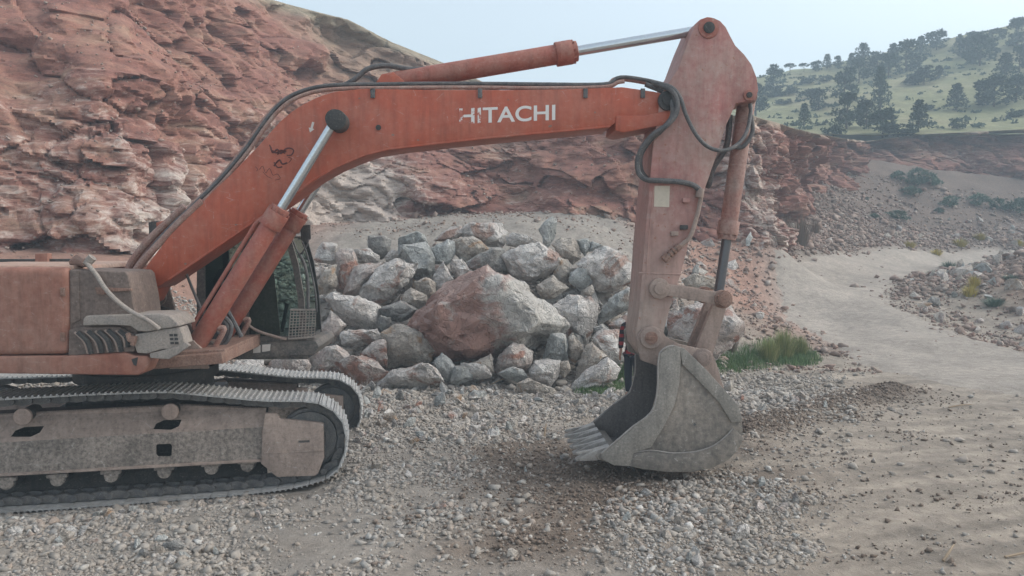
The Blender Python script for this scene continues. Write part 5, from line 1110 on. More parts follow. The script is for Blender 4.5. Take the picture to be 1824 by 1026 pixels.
# one shoe (local: x along, y across 0..0.6, z outwards)
sm_ = MB(); sm_.box((0, .3, .008), (pitch * .485, 0, 0), (0, .3, 0), (0, 0, .010))
for q in (-.33, 0, .33):
    x_ = q * pitch; sm_.add([(x_ - .014, .0, .018), (x_ + .014, .0, .018), (x_ + .008, .004, .038), (x_ - .008, .004, .038), (x_ - .014, .6, .018), (x_ + .014, .6, .018), (x_ + .008, .596, .038), (x_ - .008, .596, .038)], [(0, 1, 2, 3), (7, 6, 5, 4), (0, 3, 7, 4), (1, 5, 6, 2), (2, 6, 7, 3)])
sm_.v = [np.asarray(p) for p in sm_.v]
so = sm_.build('track_shoe', M['shoe'], None, smooth=False, loc=(0, 0, 0)); shoe_me = so.data; bpy.data.objects.remove(so)
lk_ = MB()
for y0 in (.17, .38):
    lk_.prism([(-.11, y0, -.015), (.11, y0, -.015), (.12, y0, -.06), (.10, y0, -.105), (.02, y0, -.115), (-.06, y0, -.10), (-.11, y0, -.06)], (0, .045, 0))
lk_.cyl((-.095, .13, -.058), (-.095, .47, -.058), .042, 12); lk_.cyl((.03, .165, -.05), (.03, .172, -.05), .016, 8)
lo_ = lk_.build('track_link', M['link'], None, smooth=True, loc=(0, 0, 0)); link_me = lo_.data; bpy.data.objects.remove(lo_)
def make_track(shift):
    base = TP.p + shift
    def W3(s, z, a=0.): return base + TP.u * s + TP.n * a + np.array([0, 0, z])
    # frame: cross-section swept along; upper flank slopes outwards to the kink, then vertical to the foot flange
    A = [track_local(*q) for q in [(-40, 750), (72, 748), (318, 727), (470, 734)]]; B = [track_local(*q) for q in [(-40, 797), (72, 792), (318, 777), (467, 764)]]; Cc = [track_local(*q) for q in [(-40, 850), (72, 845), (318, 831), (467, 821)]]
    A[0] = (A[0][0] - 1.2, A[0][1]); B[0] = (B[0][0] - 1.2, B[0][1]); Cc[0] = (Cc[0][0] - 1.2, Cc[0][1])
    mt = MB()
    # upper flank with slots, lower flank with a square opening: flat plates tessellated with holes
    a0, a1 = A[0], (L2[0][0] * 0 + A[-1][0], A[-1][1]); b0, b1 = B[0], B[-1]; c0, c1 = Cc[0], Cc[-1]
    up = [W3(*A[0], .26), W3(*A[2], .26), W3(*A[3], .26), W3(*B[3], .10), W3(*B[0], .10)]
    def onup(px, py):   # point on the sloping flank
        s, z = track_local(px, py); zk = np.interp(s, [b0[0], b1[0]], [b0[1], b1[1]]); za = np.interp(s, [A[0][0], A[2][0], A[3][0]], [A[0][1], A[2][1], A[3][1]]); t = (z - zk) / max(za - zk, .01); return W3(s, z, .10 + .16 * t)
    hu = [[onup(*q) for q in h] for h in ([(268,769),(272,760),(286,754),(318,753),(314,764),(300,770)], [(10,783),(16,773),(32,767),(68,765),(62,776),(46,783)])]
    lo = [W3(*B[0], .10), W3(*B[3], .10), W3(*Cc[3], .10), W3(*Cc[0], .10)]
    hl = [[W3(*track_local(*q), .10) for q in h] for h in ([(276,795),(300,794),(303,798),(302,814),(299,817),(277,817),(274,813),(274,799)],)]
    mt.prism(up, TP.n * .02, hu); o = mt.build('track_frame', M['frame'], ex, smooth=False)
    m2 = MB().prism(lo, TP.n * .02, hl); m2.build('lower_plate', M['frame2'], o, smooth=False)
    m3 = MB().prism([W3(*Cc[0], .06), W3(*Cc[3], .06), W3(Cc[3][0], Cc[3][1] - .03, .06), W3(Cc[0][0], Cc[0][1] - .03, .06)], TP.n * .42)
    m3.build('bottom_flange', M['frame'], o, bevel=.004)
    MB().prism([W3(A[0][0], A[0][1] - .02, .46), W3(A[3][0], A[3][1] - .02, .46), W3(*Cc[3], .46), W3(*Cc[0], .46)], TP.n * .04).prism([W3(*A[0], .26), W3(*A[2], .26), W3(*A[3], .26), W3(A[3][0], A[3][1] - .02, .26), W3(A[2][0], A[2][1] - .02, .26), W3(A[0][0], A[0][1] - .02, .26)], TP.n * .24).build('inner_plate', M['dark'], o, smooth=False)
    MB().prism([W3(B[0][0], Cc[0][1], .47), W3(Cc[3][0], Cc[3][1], .47), W3(Cc[3][0], Cc[3][1] - .36, .47), W3(Cc[0][0], Cc[0][1] - .36, .47)], TP.n * .04).build('shade_plate', M['dark'], o, smooth=False)  # added dark plate, stands in for the shadow behind the track rollers
    # idler guard
    ig = [track_local(*q) for q in [(471,738),(492,738),(498,748),(576,756),(577,818),(566,846),(560,850),(492,852),(464,828),(466,770)]]
    g = MB().prism([W3(*q, .05) for q in ig], TP.n * .09).build('idler_guard', M['frame'], o, bevel=.012)
    q = track_local(541, 788); MB().box(W3(*q, .049), TP.u * .07, TP.n * .002, (0, 0, .014)).build('slot', M['dark'], g, smooth=False)
    q0 = track_local(470, 808); q1 = track_local(577, 804); MB().prism([W3(*q0, .05), W3(*q1, .05), W3(q1[0], q1[1] - .012, .05), W3(q0[0], q0[1] - .012, .05)], -TP.n * .008).build('guard_rib', M['frame'], g, smooth=False)
    # idler wheel
    ic = track_local(549, 787); w_ = MB().cyl(W3(*ic, .22), W3(*ic, .38), .40, 40).cyl(W3(*ic, .17), W3(*ic, .43), .36, 40).build('idler_wheel', M['link'], ex, bevel=.012)
    MB().cyl(W3(*ic, .14), W3(*ic, .165), .22, 30).build('idler_hub', M['dark'], w_, bevel=.01)
    scn_ = MB().cyl(W3(sc_, zc, .2), W3(sc_, zc, .4), rz * .8, 30).build('drive_sprocket', M['link'], ex, bevel=.02)
    # carrier and track rollers
    for px, py in ((35, 745), (300, 736)):
        c = track_local(px, py); k = MB().cyl(W3(*c, .12), W3(*c, .46), .085, 22).build('carrier_roller', M['dark'], ex, bevel=.01)
        MB().cyl(W3(*c, .07), W3(*c, .12), .105, 24).build('roller_cap', M['dusty'], k, bevel=.014)
    for px, py in ((-120, 874), (3, 866), (95, 860), (192, 853), (288, 846), (373, 839), (438, 834)):
        c = track_local(px, py); k = MB().cyl(W3(*c, .16), W3(*c, .44), .095, 20).build('track_roller', M['dark'], ex, bevel=.01)
        r_ = MB().cyl(W3(*c, .11), W3(*c, .16), .085, 14); r_.box(W3(c[0], c[1] + .05, .13), TP.u * .12, TP.n * .03, (0, 0, .025)); r_.build('roller_cap', M['frame2'], k, bevel=.012)
    # chain with shoes
    ch = empty('crawler_track', W3(L2[10][0], 0, .3)); ch.parent = ex; ch.location = Vector(WLOC[ch.name] - WLOC[ex.name])
    for k in range(NSH):
        s = (k + .5) * pitch; p = np.array([np.interp(s, dd, L2c[:, 0]), np.interp(s, dd, L2c[:, 1])]); p2 = np.array([np.interp((s + .06) % TL, dd, L2c[:, 0]), np.interp((s + .06) % TL, dd, L2c[:, 1])]); p0 = np.array([np.interp((s - .06) % TL, dd, L2c[:, 0]), np.interp((s - .06) % TL, dd, L2c[:, 1])])
        t = p2 - p0; t /= np.linalg.norm(t); out_ = np.array([-t[1], t[0]])
        T3 = TP.u * t[0] + np.array([0, 0, t[1]]); N3 = TP.u * out_[0] + np.array([0, 0, out_[1]])
        pos = W3(p[0], p[1], 0)
        mat_ = Matrix(((T3[0], TP.n[0], N3[0], 0), (T3[1], TP.n[1], N3[1], 0), (T3[2], TP.n[2], N3[2], 0), (0, 0, 0, 1)))
        for nm, me, mm in (('track_shoe', shoe_me, M['shoe']), ('track_link', link_me, M['link'])):
            o2 = bpy.data.objects.new(nm, me); col.objects.link(o2); o2.parent = ch
            mw = mat_.copy(); mw.translation = Vector(pos - WLOC[ch.name]); o2.matrix_local = mw
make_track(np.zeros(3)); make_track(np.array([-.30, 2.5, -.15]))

print('T person', round(time.time() - _T0, 1))
# ------------------------------------------------------------------ person behind the bucket
def skin_obj(name, joints, edges, mat, parent, loc, lev=2):
    me = bpy.data.meshes.new(name); me.from_pydata([j[:3] for j in joints], edges, []); o = bpy.data.objects.new(name, me); col.objects.link(o); me.materials.append(mat)
    md = o.modifiers.new('skin', 'SKIN'); md.use_smooth_shade = True
    if not me.skin_vertices: me.attributes  # layer is made by the modifier
    sv = me.skin_vertices[0].data if len(me.skin_vertices) else None
    for i, j in enumerate(joints):
        sv[i].radius = (j[3], j[4] if len(j) > 4 else j[3]); sv[i].use_root = (i == 0)
    sb_ = o.modifiers.new('sub', 'SUBSURF'); sb_.levels = lev; sb_.render_levels = lev
    o.parent = parent; o.location = loc; return o
pp = at(1127, 705, 14.7); pz = zg(pp[0], 14.7)
per = empty('person', (pp[0], 14.7, pz), 'man in a red and black checked shirt and dark trousers standing behind the bucket', 'person')
per.rotation_euler = (0, 0, R(-35))
try:
    J = [(0,0,.95,.13,.10),(0,0,1.12,.125,.09),(0,0,1.30,.15,.10),(0,0,1.43,.12,.085),(0,-.01,1.50,.05,.05),(0,-.015,1.56,.055,.055),(0,-.02,1.64,.078,.092),(0,-.02,1.70,.075,.088),
         (-.09,0,.88,.085),(-.10,-.01,.50,.055),(-.10,.02,.10,.038),(-.10,-.12,.04,.035),(.09,0,.88,.085),(.10,-.01,.50,.055),(.10,.02,.10,.038),(.10,-.12,.04,.035),
         (-.19,0,1.42,.055),(-.25,.01,1.14,.042),(-.24,-.06,.90,.03),(-.24,-.08,.84,.035,.018),(.19,0,1.42,.055),(.25,.01,1.14,.042),(.24,-.06,.90,.03),(.24,-.08,.84,.035,.018)]
    Ed = [(0,1),(1,2),(2,3),(3,4),(4,5),(5,6),(6,7),(0,8),(8,9),(9,10),(10,11),(0,12),(12,13),(13,14),(14,15),(3,16),(16,17),(17,18),(18,19),(3,20),(20,21),(21,22),(22,23)]
    for sx_, wi in ((-1, 19), (1, 23)):
        for q, (dy, ln) in enumerate([(-.025, .07), (-.008, .08), (.009, .075), (.025, .06)]):
            b0 = len(J); J.append((sx_ * .24, -.085 + dy, .81, .010)); J.append((sx_ * .235, -.095 + dy, .81 - ln * .55, .009)); J.append((sx_ * .222, -.10 + dy, .81 - ln, .008)); Ed += [(wi, b0), (b0, b0 + 1), (b0 + 1, b0 + 2)]
        b0 = len(J); J.append((sx_ * .225, -.115, .83, .011)); J.append((sx_ * .215, -.13, .79, .009)); Ed += [(wi, b0), (b0, b0 + 1)]
    skin_obj('body', J, Ed, M['skin'], per, (0, 0, 0))
    S_ = [(0,0,1.00,.165,.125),(0,0,1.15,.155,.115),(0,0,1.30,.175,.12),(0,0,1.44,.125,.095),(-.20,0,1.42,.075),(-.26,.01,1.14,.062),(-.25,-.05,.94,.05),(.20,0,1.42,.075),(.26,.01,1.14,.062),(.25,-.05,.94,.05),(0,0,.90,.165,.125)]
    skin_obj('shirt', S_, [(0,1),(1,2),(2,3),(3,4),(4,5),(5,6),(3,7),(7,8),(8,9),(0,10)], M['shirt'], per, (0, 0, 0))
    T_ = [(0,0,.93,.155,.115),(-.09,0,.84,.105),(-.10,-.01,.50,.082),(-.10,.02,.09,.068),(.09,0,.84,.105),(.10,-.01,.50,.082),(.10,.02,.09,.068)]
    skin_obj('trousers', T_, [(0,1),(1,2),(2,3),(0,4),(4,5),(5,6)], M['cloth'], per, (0, 0, 0))
    H_ = [(0,.03,1.62,.07,.07),(0,.01,1.72,.085,.085)]; skin_obj('hair', H_, [(0,1)], M['hair'], per, (0, 0, 0))
    for sx_ in (-.1, .1): skin_obj('shoe', [(sx_,.05,.045,.05,.045),(sx_,-.15,.035,.045,.035)], [(0,1)], M['dark'], per, (0, 0, 0))
    for x_, y_, z_, r_, c_ in [(-.03,-.112,1.66,.012,'hair'),(.03,-.112,1.66,.012,'hair')]:
        e_ = MB().cyl((x_, y_, z_), (x_, y_ - .006, z_), r_, 10); e_.build('eye', M[c_], None); 
        eo = [o for o in bpy.data.objects if o.name.startswith('eye')][-1]; l_ = eo.location.copy(); eo.parent = per; eo.location = l_
    e_ = MB().cyl((0, -.11, 1.665), (0, -.14, 1.62), .010, 8, .018).build('nose', M['skin'], None); l_ = e_.location.copy(); e_.parent = per; e_.location = l_
except Exception as ex_: print('person failed', ex_)

print('T plants', round(time.time() - _T0, 1))
# ------------------------------------------------------------------ plants
def leaves(n, fn, size, elong=1.6, seed=0):
    """n small leaf faces at points fn(r) -> (p, dir)"""
    r = np.random.default_rng(seed); V = []; Fc = []
    for i in range(n):
        p, dv = fn(r); dv = dv / (np.linalg.norm(dv) + 1e-9); a = np.cross(dv, r.normal(size=3)); a /= np.linalg.norm(a) + 1e-9; s = size * r.uniform(.6, 1.4)
        k = len(V); V += [p - a * s * .5, p + a * s * .5, p + dv * s * elong]; Fc.append((k, k + 1, k + 2))
    return np.array(V), np.array(Fc)
def mk_mesh(name, V, Fc, mat):
    me = bpy.data.meshes.new(name); me.from_pydata([tuple(v) for v in V], [], [tuple(int(i) for i in f) for f in Fc]); me.materials.append(mat); return me
def crown_fn(kind, sd):
    r0 = np.random.default_rng(sd); cl = []
    if kind == 'pine':        # tiered, wide-armed conifer
        for z in np.linspace(.16, .97, 11):
            rad = (.40 * (1 - z) ** .75 + .04) * r0.uniform(.75, 1.2)
            for a in np.linspace(0, 6.28, 6, endpoint=False): 
                a += r0.uniform(-.4, .4); q = rad * r0.uniform(.55, 1.05); cl.append((np.array([math.cos(a) * q, math.sin(a) * q, z + r0.uniform(-.02, .02)]), .045 + .10 * rad))
            cl.append((np.array([0, 0, z]), .06))
    elif kind == 'broad':
        for _ in range(34):
            z = r0.uniform(.12, .92); rad = .42 * math.sin(math.pi * min(.95, z * .8 + .22)) ** .8; a = r0.uniform(0, 6.28); q = rad * r0.uniform(.4, 1); cl.append((np.array([math.cos(a) * q, math.sin(a) * q, z]), r0.uniform(.08, .15)))
    elif kind == 'umbrella':
        for _ in range(26):
            a = r0.uniform(0, 6.28); q = .5 * math.sqrt(r0.uniform()); cl.append((np.array([math.cos(a) * q, math.sin(a) * q, .5 + .42 * (1 - q * 1.6) * r0.uniform(.5, 1)]), .09))
    else:   # low juniper bush
        for _ in range(26):
            a = r0.uniform(0, 6.28); q = .62 * math.sqrt(r0.uniform()); cl.append((np.array([math.cos(a) * q, math.sin(a) * q, r0.uniform(.1, .75) * (1 - .5 * q)]), r0.uniform(.12, .2)))
    def fn(r):
        c, rr = cl[int(r.integers(len(cl)))]; v = r.normal(size=3); v /= np.linalg.norm(v); return c + v * rr * r.uniform(.3, 1) * np.array([1.15, 1.15, .6]), v * np.array([1, 1, .5]) + np.array([0, 0, .35])
    return fn
TM = {}
for kd, nn, sz in (('pine', 1900, .045), ('broad', 1900, .05), ('umbrella', 1100, .05), ('bush', 1300, .07)):
    for v_ in range(3 if kd != 'umbrella' else 1):
        TM[kd, v_] = mk_mesh(kd + '_crown', *leaves(nn, crown_fn(kd, 40 + v_), sz, 1.3, 60 + v_), M['pine'])
tk = MB().tube([(0, 0, -.08), (.01, 0, .3), (0, .01, .6), (0, 0, .92)], [.03, .024, .016, .005], 7)
for a, z in [(0, .3), (2.1, .42), (4.2, .36), (1.1, .55), (3.3, .62)]: tk.tube([(0, 0, z), (math.cos(a) * .25, math.sin(a) * .25, z + .08)], [.012, .004], 5)
tko = tk.build('trunk', M['bark'], None, loc=(0, 0, 0)); trunk_me = tko.data; bpy.data.objects.remove(tko)
def hill_spot(px, py):      # where the line of sight meets the hill
    r = ray(px, py); prev = 60.
    for d in np.arange(69, 175, .5):
        p = C0 + r * d
        if p[2] <= float(zhill(np.array(p[0]), np.array(p[1]))): return p
    p = C0 + r * 131; p[2] = float(zhill(np.array(p[0]), np.array(131.))); return p
TR = [ # foot px, foot py, height px, kind, variant, width factor, label
(1378,158,44,'broad',0,.95,'first tree at the left end of the hill skyline, right of the excavator arm'),
(1407,131,22,'umbrella',0,1,'small umbrella shaped tree alone on the skyline, left one of the pair'),
(1432,128,19,'umbrella',0,1.05,'small flat topped tree on the skyline, right one of the pair'),
(1346,206,56,'broad',1,.8,'dark tree directly behind the right edge of the excavator arm top'),
(1455,127,20,'broad',2,1.3,'low rounded tree on the skyline right of the two small umbrella trees'),
(1473,124,26,'pine',0,1,'short conifer on the skyline touching a low rounded tree'),
(1492,122,22,'broad',1,1,'thin open tree on the skyline before the first tall conifer'),
(1516,126,30,'pine',2,.9,'narrow conifer just left of the tall skyline conifer'),
(1536,121,42,'pine',1,1.15,'tall broad conifer standing out on the skyline above the hill middle'),
(1563,128,38,'broad',0,1.1,'rounded tree on the skyline right of the tall broad conifer'),
(1590,118,38,'pine',0,1,'conifer on the skyline left of the big dense skyline tree'),
(1614,128,56,'broad',1,1.15,'big dense skyline tree, the widest on the ridge'),
(1640,100,34,'pine',2,1,'slim conifer on the skyline right of the big dense tree'),
(1668,90,38,'broad',2,1.25,'spreading tree on the skyline with a gap in its crown'),
(1709,86,24,'pine',1,1.1,'small conifer at a dip of the skyline on the right'),
(1735,84,30,'broad',0,1.5,'wide tree on the upper right skyline'),
(1768,78,30,'umbrella',0,1.6,'flat wide crowned tree on the upper right skyline'),
(1812,88,56,'broad',1,1.1,'tall tree at the right edge of the picture on the skyline'),
(1375,172,30,'bush',1,1,'round bush under the first skyline tree'),
(1440,150,22,'bush',0,1.1,'round juniper high on the slope below the two umbrella trees'),
(1472,146,18,'bush',2,1,'small juniper high on the slope, second from left'),
(1377,174,16,'bush',2,1,'dark round juniper low on the slope right of the arm'),
(1405,170,20,'bush',1,1.3,'wide juniper beside the dark round one at left'),
(1396,186,14,'bush',0,1.4,'flat juniper patch at mid slope near the arm'),
(1458,197,42,'broad',2,.95,'mid slope round tree left of the tall dark pair'),
(1438,176,26,'bush',1,1,'round bush left above the mid slope round tree'),
(1504,182,62,'broad',0,.95,'tall dark tree in the column of trees down the slope'),
(1530,148,44,'broad',1,1,'dark tree at the top of the column of trees'),
(1508,230,66,'broad',1,.85,'large dark tree near the cliff edge, left of the forked group'),
(1484,242,30,'bush',2,1,'yellow green bush at the cliff edge below the large dark tree'),
(1432,228,42,'pine',2,.85,'small conifer standing alone low on the left slope'),
(1567,200,78,'pine',0,.6,'very slim tall conifer in the centre of the slope'),
(1543,228,56,'broad',2,.85,'dark tree left of the very slim conifer'),
(1572,242,52,'broad',0,1.3,'widest dark tree at the cliff edge'),
(1600,244,34,'bush',0,1.2,'dark bush right beside the widest tree at the cliff edge'),
(1636,236,56,'pine',1,1.0,'lone ragged conifer at the cliff edge in the middle'),
(1655,198,18,'bush',1,.9,'small bush above the ragged conifer'),
(1582,140,44,'broad',1,1.1,'tree on the upper slope below the rounded skyline tree'),
(1646,152,36,'broad',0,1.3,'dark rounded tree in the middle of the bare upper slope'),
(1624,152,28,'bush',1,1.1,'bush touching the dark rounded tree on the upper slope'),
(1672,142,24,'pine',2,1.4,'slanted crowned tree right of the dark rounded one'),
(1703,198,46,'pine',0,1.15,'lone well shaped conifer on the open right slope'),
(1706,230,24,'bush',2,.9,'small round bush above the pale stones at the cliff edge'),
(1770,192,62,'broad',2,1.25,'broad grey green tree on the right slope'),
(1810,180,50,'broad',0,1.1,'grey green tree at the right edge halfway up the slope'),
(1814,210,26,'bush',0,1,'low bush at the right edge above the cliff'),
(1745,118,56,'broad',1,1.0,'hazy tall tree on the upper right slope'),
(1720,104,40,'broad',2,1.1,'hazy tree below the small skyline conifer'),
(1790,140,44,'pine',1,1.1,'hazy conifer on the upper right slope near the edge'),
(1762,104,36,'broad',0,1.2,'hazy round tree under the flat crowned skyline tree'),
(1816,128,52,'broad',2,1.0,'hazy tall tree at the right edge on the upper slope')]
for (px, py, h, kd, v_, wf, lb) in TR:
    p = hill_spot(px, py); s = h / F * p[1]
    t = empty('pine_tree' if kd == 'pine' else ('juniper_bush' if kd == 'bush' else 'evergreen_tree'), p, lb, 'bush' if kd == 'bush' else 'tree', 'trees on the hill beyond the quarry')
    t.rotation_euler = (0, 0, random.uniform(0, 6.28))
    a = bpy.data.objects.new('crown', TM[kd, v_ if kd != 'umbrella' else 0]); col.objects.link(a); a.parent = t; a.scale = (s * wf, s * wf, s)
    b2 = bpy.data.objects.new('trunk', trunk_me); col.objects.link(b2); b2.parent = t; b2.scale = (s, s, s * (.9 if kd != 'bush' else .5))
# small scrub tufts on the hill
r_ = np.random.default_rng(5); V = []; Fc = []
for _ in range(420):
    x = r_.uniform(25, 100); y = r_.uniform(72, 128); z = float(zhill(np.array(x), np.array(y))); q = r_.uniform(.15, .55)
    for j in range(16):
        k = len(V); c = np.array([x, y, z]) + r_.normal(size=3) * q * .5 * np.array([1.4, 1, .5]); a = r_.normal(size=3) * q * .35; V += [c - a, c + a, c + np.array([0, 0, q * .7])]; Fc.append((k, k + 1, k + 2))
tag(mesh_np('scrub', np.array(V), np.array(Fc), M['pine'], None, False, 0, (0, 0, 0)), 'sparse low scrub dotted over the grassy hill', 'scrub', kind='stuff')
# tufts: radial blades
def tuft_mesh(name, n, h, spread, wid, mat, seed, droop=.3):
    r = np.random.default_rng(seed); V = []; Fc = []
    for _ in range(n):
        a = r.uniform(0, 6.28); q = spread * math.sqrt(r.uniform()); b0 = np.array([math.cos(a) * q * .5, math.sin(a) * q * .5, 0]); l = h * r.uniform(.5, 1.1); tip = np.array([math.cos(a) * q * (1 + droop), math.sin(a) * q * (1 + droop), l * (1 - .35 * (q / spread) ** 2)]); mid = (b0 + tip) / 2 + np.array([0, 0, l * .12]); s = np.array([-math.sin(a), math.cos(a), 0]) * wid * .5
        k = len(V); V += [b0 - s, b0 + s, mid + s * .8, mid - s * .8, tip]; Fc += [(k, k + 1, k + 2, k + 3), (k + 3, k + 2, k + 4)]
    me = bpy.data.meshes.new(name); me.from_pydata([tuple(v) for v in V], [], Fc); me.materials.append(mat); return me
sg = [mk_mesh('sage', *leaves(1500, crown_fn('bush', 80 + i), .05, 2.0, 90 + i), M['sage']) for i in range(3)]
SB = [(1600,322,26,20,61,'grey green bush highest on the scree slope'),(1633,330,40,32,61,'large blue green bush at the top of the scree'),(1660,333,34,28,61,'blue green bush right of the large one at the scree top'),(1621,348,36,18,57,'bush just below the large blue green bush'),(1598,392,42,18,54,'lone round bush in the middle of the scree slope'),(1555,388,18,9,54,'tiny bush left of the lone round bush'),(1543,356,12,6,57,'smallest dark tuft on the upper left of the scree'),(1692,368,34,20,57,'round bush right of centre on the scree'),(1673,380,18,11,55,'small dark bush beside the round one right of centre'),(1742,366,36,24,57,'grey green bush on the scree towards the right'),(1776,374,34,22,56,'pale bush between two darker bushes at right'),(1810,380,46,30,56,'dark green bush on the scree at the right edge')]
for i, (px, py, wp, hp, d, lb) in enumerate(SB):
    lo_d = None
    r = ray(px, py)
    for d_ in np.arange(40, 66, .25):
        p = C0 + r * d_
        if p[2] <= zg(p[0], p[1]): break
    o = bpy.data.objects.new('bush', sg[i % 3]); col.objects.link(o); sx_ = wp / F * p[1] * .78; o.scale = (sx_, sx_, hp / F * p[1] * 1.25); o.location = Vector(p); o.rotation_euler = (0, 0, i)
    tag(o, lb, 'bush', 'bushes on the scree slope')
# dry scrub in the corner by the bend, yellow flowers, weeds
def spot(px, py, a=16, b_=64, st=.2):
    r = ray(px, py)
    for d_ in np.arange(a, b_, st):
        p = C0 + r * d_
        if p[2] <= zg(p[0], p[1]): return p
    return C0 + r * b_
dm = tuft_mesh('dry_scrub', 260, 1., .8, .03, M['dry'], 4); ym = tuft_mesh('flower_tuft', 220, 1., .8, .06, M['yellow'], 5); gm = tuft_mesh('weed_tuft', 620, 1., .7, .03, M['weed'], 6); wm = tuft_mesh('green_tuft', 300, 1., .9, .035, M['sage'], 7)
PLT = [('dry_scrub_bush', dm, 1425, 440, 62, 66, 'dry grey scrub bush in the corner beside the road bend'), ('dry_scrub_bush', dm, 1400, 420, 30, 40, 'thin dry scrub at the foot of the corner cliff'), ('dry_scrub_bush', dm, 1452, 420, 26, 34, 'dry brown tuft right of the corner scrub'),
('yellow_plant', ym, 1620, 442, 30, 16, 'yellow flowering clump left at the scree foot'), ('yellow_plant', ym, 1668, 455, 28, 14, 'yellow clump just above the road end'), ('yellow_plant', ym, 1710, 440, 34, 18, 'yellow flowering clump in the middle of the scree foot'), ('yellow_plant', ym, 1745, 428, 30, 16, 'small yellow clump at the scree foot towards right'), ('yellow_plant', ym, 1815, 440, 26, 16, 'yellow clump at the right edge'), ('yellow_plant', ym, 1735, 512, 30, 26, 'yellow green plant on the brown bank, upper one'), ('yellow_plant', ym, 1728, 530, 36, 28, 'yellow green plant on the brown bank, lower one'),
('weed_plant', wm, 1690, 478, 34, 16, 'green weeds at the top of the bank by the road'), ('weed_plant', wm, 1660, 492, 22, 14, 'small green weed beside the pile of stones by the road'), ('weed_plant', wm, 1745, 480, 36, 14, 'green weeds among the stones on the bank'), ('weed_plant', wm, 1770, 545, 46, 20, 'low green weeds on the brown bank'), ('weed_plant', wm, 1800, 500, 30, 14, 'green weeds left of the red slab'),
('reddish_plant', dm, 1304, 626, 34, 52, 'dry reddish plant beside the pink and white boulder'), ('tall_weed', gm, 1395, 640, 70, 62, 'tall yellow green weed in the grass patch behind the bucket'), ('tall_weed', gm, 1370, 645, 60, 50, 'leafy weed left of the tallest one in the grass patch'), ('tall_weed', gm, 1424, 636, 50, 44, 'feathery weed at the right of the grass patch')]
for i, (nm, me, px, py, wp, hp, lb) in enumerate(PLT):
    p = spot(px, py); o = bpy.data.objects.new(nm, me); col.objects.link(o); o.location = Vector(p) + Vector((0, 0, -.02)); sx_ = wp / F * p[1] / 1.9; o.scale = (sx_, sx_, hp / F * p[1]); o.rotation_euler = (0, 0, i * 1.3); tag(o, lb, 'plant')
# green grass: behind the bucket and under the mossy boulder
def grass(name, polys, n, h, label):
    r = np.random.default_rng(9); V = []; k = 0
    cache = [[(lambda a, q: (spot(P_[0] + math.cos(a) * q * P_[2], P_[1] + math.sin(a) * q * P_[3], 13, 26, .1), q))(r.uniform(0, 6.28), math.sqrt(r.uniform())) for _ in range(160)] for P_ in polys]
    while k < n:
        (cx, cy, rx, ry, hs_) = polys[(gi := int(r.integers(len(polys))))]; p, q = cache[gi][int(r.integers(160))]; p = p + np.array([*r.normal(size=2) * .07, 0]); p[2] = zg(p[0], p[1]); hh = h * hs_ * r.uniform(.4, 1.2) * (1.15 - q * .5); an = r.uniform(0, 6.28); l = np.array([math.cos(an), math.sin(an), 0]); s = np.array([-l[1], l[0], 0]) * .008
        V += [p - s + (0, 0, -.02), p + s + (0, 0, -.02), p + l * hh * .35 + np.array([0, 0, hh])]; k += 1
    return tag(mesh_np(name, np.array(V), np.arange(3 * n).reshape(-1, 3), M['grass'], None, False, 0, (0, 0, 0)), label, 'grass', kind='stuff')
grass('grass', [(1350, 645, 90, 16, 1.), (1380, 630, 70, 22, 1.3), (1300, 650, 45, 14, .9), (1420, 640, 40, 14, 1.1), (1085, 690, 38, 9, .9), (1100, 676, 28, 12, .9), (1060, 698, 30, 5, .7), (1620, 475, 0, 0, 0)][:7], 11000, .2, 'fresh green grass growing behind the bucket and beside the boulders')

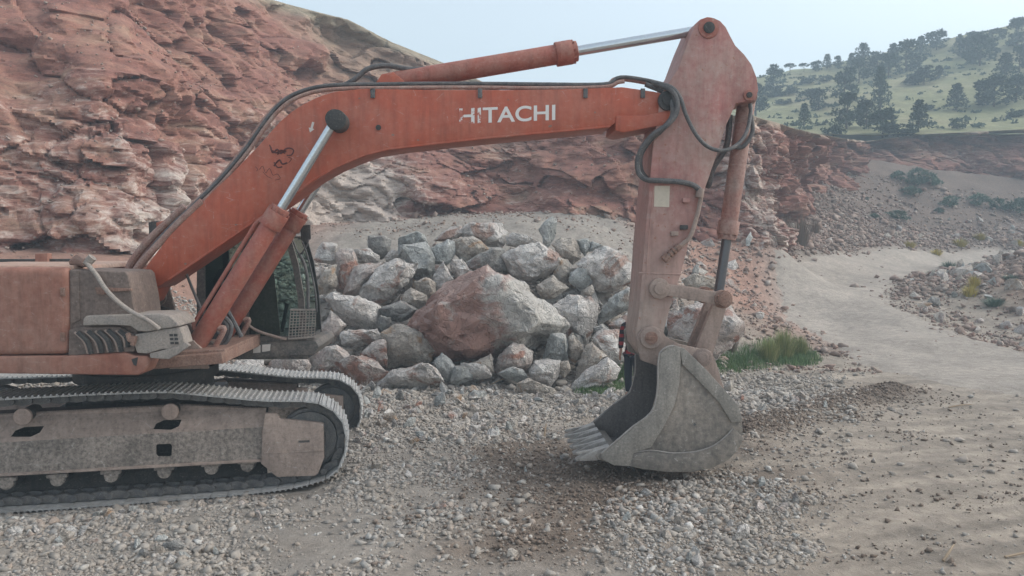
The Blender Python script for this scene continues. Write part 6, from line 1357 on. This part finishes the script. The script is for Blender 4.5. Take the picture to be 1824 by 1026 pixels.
# sticks lying about
for px, py, dx, dz, l, lb in [(969, 778, .10, .5, .22, 'short splintered stick poking up from the gravel left of the bucket teeth'), (1690, 728, 1., .05, .5, 'pale dry stick lying on the dirt at the right'), (1790, 995, 1., .03, .55, 'thin branch lying at the lower right corner'), (1680, 1000, .3, .15, .25, 'curled twig on the dirt near the lower right'), (872, 690, .8, .35, .35, 'thin bare twig arching over the soil before the pile')]:
    x, y = gp(px, py); z = zg(x, y); a = np.array([x, y, z + .01]); dv = np.array([dx, .2, dz]); dv /= np.linalg.norm(dv)
    MB().tube([a, a + dv * l * .5 + np.array([0, 0, .02]), a + dv * l + np.array([0, .03, 0])], [.014, .012, .007], 6, 3).build('stick_of_wood', M['wood'], None).__class__
    o = [q for q in col.objects if q.name.startswith('stick_of_wood')][-1]; tag(o, lb, 'stick')

print('T haze', round(time.time() - _T0, 1))
# ------------------------------------------------------------------ haze
hz = MB().box((0, 90, 33), (290, 0, 0), (0, 175, 0), (0, 0, 35)).build('haze', None, None, smooth=False)
m = bpy.data.materials.new('haze_air'); m.use_nodes = True; n_ = m.node_tree; n_.nodes.clear(); ou = n_.nodes.new('ShaderNodeOutputMaterial'); pv = n_.nodes.new('ShaderNodeVolumePrincipled')
pv.inputs['Color'].default_value = (.70, .86, 1, 1); pv.inputs['Density'].default_value = .0042; pv.inputs['Anisotropy'].default_value = 0.0; n_.links.new(pv.outputs[0], ou.inputs['Volume'])
hz.data.materials.append(m); tag(hz, kind='stuff'); hz['label'] = 'pale blue haze hanging over the quarry and the hill'; hz['category'] = 'haze'
hz.location = hz.location

# tell look-alike stones apart by how near they lie
from collections import defaultdict
_g = defaultdict(list)
for o in list(col.objects):
    if o.name.split('.')[0] in ('stone', 'rock', 'heap_rock'): _g[o['label']].append(o)
for l, os_ in _g.items():
    if len(os_) > 1:
        os_.sort(key=lambda o: o.location.y); m_ = len(os_)
        W = ['nearer', 'farther'] if m_ == 2 else (['nearest'] + ['second nearest', 'third nearest', 'fourth nearest', 'fifth nearest', 'sixth nearest', 'seventh nearest'][:m_ - 2] + ['farthest'])
        for o, w_ in zip(os_, W): o['label'] = w_ + ' ' + l
